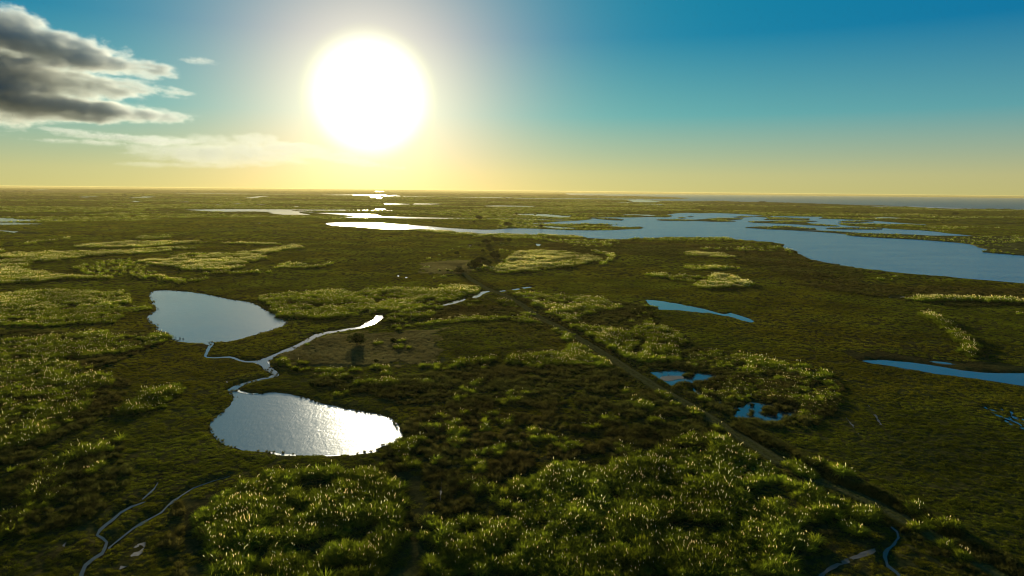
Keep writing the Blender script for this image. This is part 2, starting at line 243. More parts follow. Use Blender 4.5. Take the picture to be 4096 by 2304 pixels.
PUDDLES = [[(111.84,152.25),(111.75,152.08),(111.57,152.21),(111.62,152.59),(111.7,152.91),(111.63,153.15),(111.87,153.2),(111.91,152.88),(112.01,152.61)],
 [(117.09,147.62),(116.88,147.48),(116.49,147.41),(116.53,148.21),(116.4,148.78),(116.72,149.29),(117.11,149.24),(117.29,148.83),(117.11,148.15)],
 [(114.48,148.27),(114.13,148.06),(114.05,148.46),(114.0,148.96),(114.11,149.58),(114.03,149.85),(114.44,149.89),(114.41,149.2),(114.51,148.78)],
 [(113.08,148.59),(112.99,148.23),(112.71,148.21),(112.89,148.77),(112.75,149.12),(113.15,149.59),(113.35,149.75),(113.31,149.34),(113.29,148.95)],
 [(115.27,151.35),(115.2,151.22),(115.0,151.12),(115.12,151.51),(115.23,151.78),(115.33,151.99),(115.36,151.95),(115.42,151.84),(115.46,151.57)],
 [(114.46,148.33),(114.14,148.23),(113.97,148.49),(113.84,149.39),(114.32,150.19),(114.34,150.5),(114.67,150.5),(114.54,149.57),(115.01,148.96)],
 [(111.43,140.34),(110.93,140.16),(110.68,140.1),(110.62,140.86),(110.67,141.4),(110.99,141.95),(111.35,142.0),(111.44,141.45),(111.75,141.05)],
 [(111.8,149.29),(111.6,149.23),(111.25,149.67),(111.06,150.16),(110.95,150.66),(111.33,150.89),(111.23,150.65),(111.56,150.17),(111.81,149.72)],
 [(111.6,141.92),(111.47,141.63),(111.37,141.83),(111.23,141.93),(111.28,142.39),(111.48,142.8),(111.86,143.11),(111.74,142.63),(111.97,142.49)],
 [(113.24,153.6),(113.46,153.59),(112.87,153.83),(112.68,154.55),(112.84,155.2),(112.82,155.53),(113.08,155.34),(113.52,154.98),(113.53,154.2)],
 [(115.66,154.9),(115.51,154.55),(115.33,154.7),(115.27,154.97),(115.35,155.46),(115.7,155.85),(115.76,155.98),(116.1,156.03),(115.95,155.44)],
 [(110.31,144.14),(110.15,143.77),(109.97,144.06),(109.76,144.43),(109.89,145.08),(110.3,145.47),(110.3,145.52),(110.62,145.3),(110.59,144.71)],
 [(112.6,147.39),(112.25,147.44),(111.92,147.69),(111.74,148.44),(111.66,149.11),(112.25,149.44),(112.28,149.22),(112.58,148.65),(112.76,147.81)],
 [(112.45,144.84),(112.19,144.52),(111.96,144.63),(112.03,145.39),(112.08,145.94),(112.11,146.52),(112.58,146.48),(112.72,146.03),(112.61,145.31)],
 [(111.97,150.17),(111.46,150.1),(111.23,150.12),(111.07,150.81),(111.36,151.5),(111.51,151.77),(111.63,151.85),(111.77,151.17),(111.74,150.62)],
 [(111.29,141.48),(110.89,141.37),(110.67,141.7),(110.61,142.2),(110.7,142.62),(110.87,143.11),(110.99,143.1),(111.31,142.76),(111.39,142.04)],
 [(112.43,145.99),(112.42,145.9),(112.01,145.86),(112.13,146.54),(112.0,147.04),(112.39,147.46),(112.47,147.32),(112.63,146.91),(112.84,146.42)],
 [(111.94,149.79),(111.59,149.42),(111.5,149.47),(111.32,149.76),(111.6,150.38),(111.74,150.86),(112.13,151.02),(112.13,150.67),(112.24,150.39)],
 [(110.95,146.42),(110.68,146.01),(110.28,145.89),(110.18,146.26),(110.38,146.98),(110.74,147.54),(111.19,147.93),(111.03,147.3),(111.17,146.99)],
 [(114.87,149.99),(114.72,149.92),(114.48,149.91),(114.53,150.41),(114.41,150.66),(114.58,150.87),(114.69,150.81),(114.82,150.59),(114.9,150.36)],
 [(115.35,147.31),(115.36,146.99),(115.15,147.25),(114.9,147.5),(115.06,148.17),(115.43,148.53),(115.65,148.83),(115.81,148.48),(115.71,147.88)],
 [(112.09,144.05),(111.89,143.7),(111.74,143.77),(111.73,144.06),(112.01,144.74),(112.21,145.12),(112.37,145.28),(112.32,144.8),(112.35,144.49)],
 [(114.33,144.81),(113.88,144.76),(113.77,145.27),(113.45,145.87),(113.41,146.41),(113.47,146.59),(113.87,146.32),(113.99,145.82),(114.35,145.25)],
 [(116.5,152.65),(116.27,152.36),(115.76,152.05),(115.66,152.39),(116.15,153.26),(116.41,153.79),(116.62,154.07),(116.84,153.99),(116.79,153.39)],
 [(112.68,155.9),(112.52,155.63),(112.21,155.45),(112.38,156.1),(112.3,156.64),(112.75,157.02),(112.9,157.29),(113.04,156.96),(112.82,156.39)],
 [(114.9,148.79),(114.71,148.68),(114.49,148.62),(114.58,149.26),(114.63,149.66),(114.64,150.04),(114.92,150.1),(115.15,149.84),(115.16,149.3)]]
SEA_COAST = [(1096,14103),(882,10150),(1094,9284),(1344,8387),(1318,8332),(1446,8588),(1565,7726),(1606,6853),(1531,5920),(1268,5264),(951,5004),(611,4829),(442,4920),(24,4553),(22,4230),(393,4378),(557,4401),(709,4302),(859,4290),(844,3916),(1044,3882),(1265,4156),(1277,3871),(1423,3868),(1502,3585),(1534,3578),(1544,3307),(1571,3158),(1683,3172),(1601,2827),(1634,2810),(1582,2606),(1691,2571),(1702,2538),(1821,2569),(1859,2500),(1950,2297)]
SURF = [[(1565,3146),(1542,3007),(1494,2836),(1478,2746),(1522,2749),(1540,2720),(1595,2817),(1611,2910),(1588,2950),(1597,3031),(1602,3125),(1603,3222)],
 [(1644,2853),(1631,2787),(1573,2636),(1604,2589),(1643,2546),(1746,2579),(1792,2648),(1720,2666),(1693,2732),(1697,2844),(1690,2888),(1681,2916)],
 [(1789,2551),(1807,2504),(1824,2442),(1870,2503),(1853,2569),(1824,2602)],
 [(949,12558),(866,10853),(848,9458),(1039,8810),(1086,9210),(914,10189),(995,12463),(1018,13472)],
 [(1097,8310),(1179,8072),(1286,8097),(1315,8280),(1220,8348),(1124,8514)]]
ISLANDS = [[(258.7,1237.5),(269.5,1258.8),(304.9,1259.4),(330.4,1246.5),(362.2,1292.1),(383.3,1325.5),(414.0,1354.1),(451.3,1341.9),(429.4,1296.0),(392.0,1260.5),(392.7,1203.4),(363.2,1186.9),(345.9,1189.8),(326.6,1220.2),(308.3,1209.0),(262.1,1209.3)],
 [(411.8,1200.7),(438.3,1206.5),(483.8,1244.4),(507.6,1264.3),(555.8,1249.6),(513.4,1205.7),(497.8,1148.0),(503.8,1119.4),(509.5,1065.3),(485.5,1063.4),(464.9,1111.7),(442.1,1136.7),(419.2,1153.5),(408.1,1163.8)],
 [(453.9,1408.6),(484.8,1464.5),(504.9,1479.7),(506.2,1445.5),(462.6,1397.0)],
 [(517.3,1483.0),(563.5,1526.4),(541.1,1430.6),(567.2,1413.9),(586.0,1353.0),(557.5,1286.8),(544.5,1314.8),(504.3,1297.7),(471.9,1290.2),(507.6,1355.4),(525.1,1421.9)],
 [(322.7,1340.3),(341.0,1380.2),(340.9,1344.8),(326.3,1320.1)],
 [(362.4,1422.9),(376.0,1426.4),(362.3,1394.7)],
 [(335.7,988.6),(355.0,1011.2),(384.7,1021.6),(402.1,1050.2),(422.1,1033.5),(423.1,1004.4),(433.5,978.5),(423.4,952.6),(399.8,948.6),(388.4,929.9),(374.7,946.4),(354.0,955.7),(344.4,980.9)],
 [(450.5,986.0),(466.6,1007.5),(504.5,1019.1),(523.2,1017.7),(542.2,1002.3),(528.8,979.5),(494.5,973.6),(457.3,973.7)],
 [(578.0,1219.5),(623.9,1275.5),(649.5,1281.1),(655.6,1243.0),(611.9,1206.6),(581.2,1206.8)],
 [(146.1,1291.2),(164.9,1295.8),(192.4,1271.0),(200.2,1230.4),(190.2,1200.0),(170.3,1215.4)],
 [(387.3,927.7),(401.9,904.3),(414.5,881.8),(416.1,857.1),(407.6,830.6),(409.3,814.8),(417.6,800.6),(437.6,781.3),(456.7,762.9),(467.9,734.2),(471.0,717.3),(469.9,701.8),(460.4,678.2),(450.7,661.2),(443.7,637.5),(432.2,620.3),(417.7,605.3),(419.6,597.0),(425.2,583.5),(431.2,573.8),(449.1,547.3),(711.1,871.0),(637.3,851.7),(567.7,834.9),(538.1,837.0),(511.9,838.0),(497.9,850.8),(471.5,862.2),(449.4,872.9),(439.0,885.7),(431.2,905.2),(412.2,927.8)],
 [(97.3,1436.9),(111.1,1458.1),(121.8,1437.9),(115.4,1408.3),(99.5,1409.5)],
 [(45.1,1457.3),(49.5,1464.5),(49.5,1435.2),(45.2,1428.3)]]
ISLETS = [[(57.15,151.3),(59.36,153.96),(61.06,154.01),(61.82,152.73),(60.38,149.5),(57.58,149.1)],
 [(61.91,155.71),(63.37,156.77),(63.65,154.76),(66.7,155.52),(65.82,152.85),(63.53,151.81),(62.07,153.39)],
 [(56.85,156.91),(57.84,157.29),(57.17,155.36),(56.37,155.34)],
 [(55.12,151.88),(56.0,152.03),(54.93,148.96),(54.24,149.19)],
 [(47.04,183.25),(49.14,184.72),(50.41,182.91),(48.09,180.55),(46.97,180.96)]]
MUD = [('sand bar of pale cream mud at the neck of the glittering pond',[(-68.39,164.47),(-68.13,165.28),(-65.97,164.22),(-62.46,163.35),(-61.88,161.62),(-64.1,161.87),(-66.55,162.76)]),
 ('',[(-46.01,124.84),(-43.49,123.81),(-40.6,123.58),(-40.36,121.76),(-41.45,121.11),(-42.3,120.26),(-44.35,122.93)]),
 ('',[(-35.39,123.29),(-32.42,123.97),(-31.81,122.82),(-32.57,121.33),(-33.49,121.1),(-34.04,122.55)]),
 ('',[(-30.64,124.14),(-27.7,125.18),(-25.51,125.99),(-26.86,123.59),(-28.86,122.9),(-30.15,121.39)]),
 ('',[(-42.75,121.29),(-43.23,119.38),(-43.41,117.66),(-43.44,115.63),(-43.24,115.37),(-43.08,117.2),(-42.78,118.67),(-42.26,120.46)]),
 ('',[(-74.7,192.5),(-73.98,192.98),(-72.72,190.79),(-73.69,191.02)]),
 ('',[(-71.2,193.09),(-70.52,194.03),(-69.15,190.49),(-69.97,190.9)]),
 ('',[(105.41,212.6),(108.65,213.96),(109.42,209.76),(114.9,209.99),(117.4,213.1),(121.45,209.07),(124.78,205.17),(129.04,203.09),(137.02,200.67),(143.58,200.38),(146.78,197.32),(150.2,194.87),(157.84,191.15),(138.77,167.13),(133.89,172.87),(129.94,177.14),(127.44,180.53),(120.76,185.47),(114.19,191.49),(109.05,196.39),(105.92,201.19),(105.23,204.72),(105.38,208.42)]),
 ('',[(40.9,181.2),(43.66,182.57),(47.01,182.14),(47.11,180.07),(41.91,176.98),(40.19,177.88)]),
 ('',[(-63.27,90.15),(-62.53,90.33),(-61.5,88.22),(-61.3,86.65),(-62.0,86.95)]),
 ('',[(-53.1,90.35),(-52.3,92.06),(-50.7,88.42),(-50.51,86.54),(-50.48,84.13),(-51.1,83.25),(-51.44,84.12),(-51.16,86.22)]),
 ('',[(51.74,90.6),(48.43,88.84),(45.45,87.21),(42.55,85.31),(40.29,83.21),(40.33,82.52),(42.47,84.5),(45.23,86.29),(48.15,87.86),(51.46,89.74)]),
 ('',[(-77.4,173.26),(-77.68,175.11),(-76.33,172.2),(-76.57,171.11)]),
 ('',[(-74.04,173.01),(-73.69,174.13),(-72.91,171.23),(-73.21,170.51)]),
 ('',[(84.67,157.09),(82.36,148.97),(80.39,143.24),(78.84,137.33),(79.29,137.78),(81.12,143.95),(83.04,149.66),(85.1,157.56)]),
 ('',[(74.99,147.21),(73.76,141.58),(71.31,134.67),(67.82,131.35),(67.68,130.79),(71.56,134.39),(74.35,142.14),(75.36,147.65)]),
 ('',[(185.3,334.3),(192.6,336.2),(192.9,330.5),(184.5,321.7),(182.4,325.6)]),
 ('',[(-11.91,112.49),(-11.54,106.79),(-11.09,100.38),(-10.93,100.36),(-11.33,106.76),(-11.74,112.46)])]
TRACK = [(-34.8,445.4),(-31.7,423.8),(-28.4,404.2),(-22.7,379.7),(-16.5,358.0),(-10.1,338.7),(-6.9,333.6),(-2.2,320.2),(2.9,303.5),(7.0,285.6),(10.6,267.8),(14.3,255.2),(14.9,257.1),(19.46,242.53),(23.58,226.68),(27.63,211.55),(31.02,197.2),(34.0,184.62),(36.63,173.5),(39.31,165.07),(40.17,161.64),(42.62,154.18),(44.53,146.94),(46.79,138.69),(48.44,130.88),(49.87,124.94),(51.17,119.49),(52.59,114.99),(53.71,116.05),(54.95,113.52),(58.24,107.4),(60.7,102.69),(61.76,99.48),(62.8,93.59),(64.16,88.95),(65.2,85.6),(66.33,80.58)]
BANK = [(48.33,141.89),(50.24,136.05),(52.0,130.65),(54.82,125.67),(55.02,123.88),(57.1,113.57),(60.76,108.37),(63.05,102.74),(65.08,98.77),(65.27,93.29),(65.53,88.98),(67.07,85.93),(68.36,82.24)]
BEDS = [('pool_rushes',[(54.33,205.18),(64.11,210.28),(68.98,203.49),(68.35,189.77),(86.97,180.16),(84.19,169.19),(78.09,157.24),(72.56,149.86),(67.7,144.87),(63.48,144.22),(67.49,154.88),(64.73,160.31),(58.62,161.55),(51.32,155.72),(49.76,161.26),(49.24,167.24),(54.96,179.02),(59.27,182.77),(55.13,188.29),(49.2,191.03)],0.3,0.62),
 ('round',[(-48.0,97.45),(-48.39,100.61),(-47.24,104.0),(-45.8,107.62),(-44.26,111.48),(-41.95,114.42),(-38.72,115.82),(-35.09,116.09),(-30.24,116.51),(-26.33,115.69),(-22.31,114.0),(-19.35,110.93),(-16.89,107.21),(-15.76,102.72),(-15.29,98.12),(-15.74,94.27),(-15.89,90.33),(-16.4,86.67),(-15.87,79.84),(-37.4,79.48),(-40.91,86.22),(-43.09,89.81),(-45.85,93.68)],0.52,0.95),
 ('main',[(-10.13,80.36),(-10.86,89.17),(-10.25,94.65),(-7.47,98.07),(-5.27,98.51),(-0.96,96.68),(-0.45,100.19),(-5.1,102.55),(-5.17,103.82),(-1.51,106.99),(0.29,114.79),(4.15,114.88),(8.81,120.41),(13.15,118.84),(17.67,119.51),(23.05,124.87),(22.03,125.45),(29.35,126.87),(33.11,130.81),(37.42,134.3),(41.34,135.81),(44.93,135.2),(46.54,132.5),(46.01,127.3),(48.11,120.25),(47.57,115.91),(49.59,112.9),(49.63,110.94),(51.73,108.63),(53.92,105.53),(56.45,103.86),(57.55,102.21),(56.67,100.17),(53.58,98.16),(49.12,96.56),(45.47,92.91),(42.92,89.52),(40.03,87.88),(38.16,81.18)],0.4,0.95),
 ('west_high',[(-246.4,313.7),(-238.6,314.2),(-230.6,323.1),(-210.8,321.6),(-196.8,322.5),(-185.1,323.3),(-169.7,303.0),(-162.4,286.9),(-149.0,281.1),(-146.5,276.0),(-153.1,260.9),(-146.5,250.6),(-146.5,243.9),(-156.3,241.8),(-166.4,238.1),(-179.5,239.0),(-188.5,238.6)],0.33,0.85),
 ('west_low',[(-172.1,216.0),(-165.7,216.3),(-155.6,220.8),(-145.5,227.7),(-137.3,230.3),(-129.3,222.0),(-127.3,230.8),(-117.0,228.0),(-112.64,220.67),(-112.24,210.79),(-116.75,199.81),(-120.8,193.03),(-128.25,191.15),(-117.57,183.99),(-112.72,178.51),(-103.58,172.21),(-99.4,168.59),(-101.36,163.75),(-99.66,157.11),(-95.34,151.05),(-94.92,143.49),(-96.0,140.04),(-91.6,131.47),(-92.79,126.2),(-94.05,123.08),(-98.33,121.19)],0.33,0.95),
 ('west_strip',[(-87.49,145.54),(-87.38,151.3),(-88.08,159.66),(-85.8,164.27),(-83.71,165.52),(-78.23,161.1),(-78.39,154.63),(-79.14,148.62),(-81.58,142.99),(-84.0,142.03)],0.38,1.0),
 ('sw_a',[(-83.54,117.04),(-82.54,121.59),(-81.24,126.5),(-79.95,129.11),(-76.65,129.2),(-74.51,127.95),(-74.74,125.42),(-75.63,122.95),(-76.83,121.15),(-78.8,117.15),(-80.97,115.48)],0.22,1.0),
 ('sw_b',[(-78.77,97.0),(-77.29,98.99),(-76.51,101.03),(-78.19,106.2),(-81.35,112.87),(-81.4,115.47),(-78.97,116.07),(-73.47,106.31),(-72.55,101.95),(-73.05,99.88),(-72.44,97.13),(-72.15,93.43),(-72.17,88.35)],0.24,1.0),
 ('north_stream',[(-116.6,309.7),(-107.0,318.6),(-96.3,325.8),(-91.4,330.1),(-77.3,326.6),(-62.7,336.6),(-49.3,337.5),(-33.4,348.2),(-23.2,354.0),(-15.7,344.5),(-16.6,335.1),(-26.5,309.0),(-35.3,293.5),(-39.0,286.4),(-48.3,272.9),(-52.4,274.3),(-60.6,266.2),(-71.5,257.1),(-79.7,259.7),(-88.9,263.5),(-94.0,269.2)],0.3,0.95),
 ('north_b',[(-50.4,263.9),(-45.0,273.1),(-35.3,293.5),(-29.8,286.9),(-31.5,262.0),(-35.0,256.2),(-41.3,250.6),(-47.8,255.6)],0.3,1.0),
 ('arc',[(-45.42,245.25),(-38.51,245.59),(-28.0,253.9),(-24.8,258.1),(-22.5,262.4),(-14.7,264.9),(-4.0,264.0),(6.7,263.1),(11.8,257.8),(12.6,252.8),(6.5,255.1),(-3.9,259.5),(-19.5,257.6),(-25.1,250.9),(-33.23,243.36),(-42.6,240.47)],0.32,0.9),
 ('triangle',[(15.62,247.1),(18.48,237.89),(22.22,227.99),(24.96,217.56),(28.11,204.63),(31.12,191.14),(28.71,190.08),(22.38,189.35),(15.0,190.53),(7.45,189.27),(5.05,193.12),(-0.03,192.92),(-0.55,197.0),(1.55,203.55),(7.96,203.81),(14.81,206.35),(19.29,211.19),(19.39,222.47),(17.55,233.43)],0.4,1.05),
 ('triangle_w',[(-4.22,198.96),(-4.12,194.79),(-8.83,191.58),(-14.14,188.45),(-19.23,182.66),(-20.58,183.98),(-17.3,187.85),(-12.8,194.45),(-8.39,198.8)],0.34,1.05),
 ('tan_row',[(-67.39,194.15),(-62.89,190.73),(-61.52,186.46),(-58.6,184.07),(-51.14,184.35),(-45.6,183.73),(-42.05,182.24),(-45.69,179.72),(-54.01,179.42),(-62.06,184.77),(-67.07,190.57)],0.22,0.95),
 ('row_a',[(-40.36,171.14),(-36.44,172.53),(-31.97,175.26),(-29.04,172.79),(-31.02,169.97),(-39.17,168.96)],0.25,0.95),
 ('row_b',[(-27.12,174.14),(-18.79,176.39),(-18.32,171.9),(-25.51,170.41)],0.25,0.95),
 ('row_c',[(-17.03,173.21),(-13.23,174.63),(-14.24,169.57)],0.3,0.95),
 ('row_d',[(-9.66,174.75),(-5.94,171.09),(-8.56,167.35)],0.3,0.95),
 ('east_a',[(1.3,321.7),(8.1,327.6),(18.5,324.1),(28.5,318.0),(36.5,315.9),(43.3,308.7),(44.5,292.3),(46.8,290.2),(38.4,283.3),(34.1,281.0),(27.0,261.3),(23.3,257.6),(18.5,255.6),(17.3,270.1),(14.7,288.4),(8.8,292.5),(10.0,306.7),(5.0,316.5)],0.34,1.05),
 ('east_b',[(20.9,252.3),(25.8,249.2),(31.94,246.29),(35.4,248.1),(37.7,241.85),(41.95,239.0),(49.4,253.7),(54.4,254.0),(44.8,265.2),(48.1,254.5),(54.3,254.8),(56.9,248.1),(59.25,237.09),(59.85,226.93),(59.86,222.82),(54.5,217.33),(51.83,207.4),(49.13,197.22),(46.49,195.01),(38.35,193.66),(35.9,194.6),(33.96,198.78),(37.17,195.38),(34.93,197.35),(31.66,201.47),(29.34,214.03),(25.51,230.94),(22.81,241.14)],0.38,1.05),
 ('rush_island',[(68.32,205.74),(73.14,203.66),(77.05,199.39),(81.22,196.36),(84.83,192.38),(87.86,187.58),(88.13,181.09),(82.46,178.24),(80.71,182.63),(74.45,182.41),(68.2,182.18),(64.02,182.95),(68.35,189.77),(68.79,194.84),(67.25,199.01)],0.3,1.0),
 ('spit_row',[(171.6,278.8),(175.4,280.0),(171.1,266.1),(170.8,258.8),(165.7,246.8),(159.7,234.3),(156.8,227.1),(146.0,210.1),(140.85,205.25),(142.5,209.9),(150.7,221.5),(154.0,229.7),(157.5,240.1),(164.2,255.0),(166.7,265.9)],0.5,1.35),
 ('shore_row',[(185.9,320.4),(197.5,329.4),(208.4,332.9),(215.8,330.5),(227.6,328.4),(245.0,322.7),(258.8,318.3),(253.5,311.6),(217.8,314.0),(206.8,316.4),(193.7,315.6)],0.28,1.2),
 ('isle_a',[(98.7,360.7),(115.9,403.2),(129.2,408.9),(132.3,386.8),(130.9,366.7),(118.7,358.4),(106.0,350.4),(99.3,353.5)],0.4,1.2),
 ('isle_b',[(80.9,407.4),(92.0,413.1),(95.8,406.2),(112.9,402.9),(101.8,372.4),(93.9,384.0),(84.2,400.7)],0.16,1.1),
 ('isle_c',[(110.7,448.7),(122.4,464.3),(135.8,462.5),(149.0,452.0),(138.8,440.0),(120.2,441.1)],0.16,1.1),
 ('isle_d',[(139.1,556.2),(162.1,567.5),(177.0,543.4),(162.8,522.3),(144.5,532.1)],0.26,1.2),
 ('bright',[(6.1,558.1),(17.8,566.7),(36.8,561.5),(51.7,549.1),(65.4,518.3),(62.5,494.8),(53.3,467.7),(40.2,452.0),(23.9,437.0),(13.5,425.5),(-1.1,414.1),(-10.4,409.5),(-15.5,421.0),(-20.8,428.9),(-20.2,437.7),(-11.2,438.4),(-4.5,467.4),(-1.4,505.7)],0.38,1.15),
 ('bright_e',[(66.9,572.1),(81.2,545.5),(73.1,501.4),(64.0,463.7),(58.0,458.3),(71.8,512.9)],0.14,1.1),
 ('lakeside',[(-130.9,868.5),(-109.5,854.9),(-87.9,833.8),(-61.0,792.5),(-38.0,781.9),(-19.9,770.9),(-21.1,750.9),(-44.0,734.9),(-72.4,769.7),(-103.5,807.9),(-127.2,843.6)],0.14,1.3),
 ('lakeside_b',[(-9.4,772.5),(13.3,762.5),(14.6,739.7),(-6.5,746.6)],0.14,1.3),
 ('lakeside_c',[(31.2,778.6),(50.9,781.6),(75.9,765.2),(71.7,721.3),(47.6,729.7),(31.9,752.2)],0.1,1.3),
 ('far_a',[(-374.2,667.7),(-372.3,689.6),(-339.3,685.2),(-336.3,662.0),(-355.2,649.9)],0.16,1.35),
 ('far_b',[(-362.8,564.8),(-354.2,579.4),(-354.3,598.6),(-344.3,615.1),(-309.6,624.8),(-274.5,625.1),(-284.5,605.4),(-302.1,579.3),(-318.3,555.4),(-328.5,542.6)],0.2,1.3),
 ('far_c',[(-372.5,477.6),(-365.9,498.2),(-343.4,507.6),(-316.9,517.7),(-299.4,546.7),(-278.6,561.7),(-261.2,555.2),(-263.5,531.0),(-280.6,500.2),(-303.1,484.6),(-305.6,459.9),(-307.8,437.5),(-299.1,413.4),(-281.7,392.5),(-256.9,378.2),(-240.6,375.6),(-219.9,373.4),(-216.7,363.6),(-235.7,360.4),(-250.9,349.0),(-260.3,343.3),(-268.0,341.8)],0.22,1.2),
 ('far_d',[(-245.7,449.5),(-247.5,481.4),(-235.8,508.4),(-211.4,510.9),(-204.2,546.7),(-189.1,603.3),(-176.0,576.1),(-185.6,524.8),(-177.3,473.9),(-171.7,424.1),(-170.0,409.8),(-189.8,408.1),(-212.4,420.6),(-232.3,434.3)],0.24,1.2),
 ('far_e',[(-154.5,433.3),(-147.8,450.1),(-130.8,435.4),(-120.7,456.8),(-119.2,451.0),(-125.6,426.6),(-142.2,425.2)],0.2,1.2),
 ('far_f',[(-182.4,391.9),(-166.0,399.8),(-139.3,408.8),(-148.7,396.6),(-161.6,389.1)],0.14,1.1),
 ('far_g',[(-214.9,376.9),(-196.7,381.4),(-172.9,360.1),(-159.6,384.3),(-171.3,352.2),(-191.7,364.2)],0.12,1.1),
 ('far_h',[(-260.1,617.8),(-225.9,622.2),(-205.4,608.9),(-234.4,596.3)],0.2,1.3),
 ('far_i',[(-424.2,544.8),(-411.3,546.3),(-381.0,518.1),(-378.7,502.4),(-390.6,501.1)],0.16,1.2),
 ('far_j',[(-418.1,585.7),(-426.6,620.2),(-434.7,655.5),(-426.2,642.6),(-416.7,605.7),(-412.0,577.0)],0.12,1.3),
 ('far_k',[(-273.5,410.9),(-271.6,457.4),(-260.7,464.2),(-211.3,398.3),(-205.4,382.2),(-243.0,387.3)],0.035,1.1),
 ('track_tuft',[(-5.8,298.8),(-1.4,314.4),(0.0,305.5),(4.4,291.2),(1.1,289.1),(-4.0,292.7)],0.36,1.1),
 ('track_side',[(51.99,125.0),(54.77,123.28),(56.97,120.47),(59.26,117.24),(60.44,115.17),(59.25,113.62),(57.22,116.14),(53.56,120.38)],0.12,1.05)]
HOLES = [[(20.88,96.0),(24.79,97.2),(30.18,98.07),(34.22,96.27),(31.29,94.39),(25.81,93.93),(21.67,94.56)],
 [(37.2,111.14),(40.4,110.73),(43.52,107.99),(46.72,104.94),(45.79,103.63),(42.51,105.28),(37.85,109.25)],
 [(16.44,92.35),(18.56,93.44),(19.12,91.72),(17.09,90.02)],
 [(36.14,206.09),(39.43,215.69),(44.8,227.64),(47.15,230.52),(44.15,219.66),(41.59,212.13),(41.09,205.16),(38.05,201.73)],
 [(-186.0,274.8),(-181.7,279.2),(-176.8,274.3),(-180.5,269.0)],
 [(1.02,90.71),(3.81,91.77),(3.41,90.09),(1.35,89.72)],
 [(13.4,300.8),(28.9,304.2),(28.3,298.2),(13.5,295.0)],
 [(-25.94,108.59),(-23.74,109.18),(-22.84,107.08),(-24.67,106.0)]]
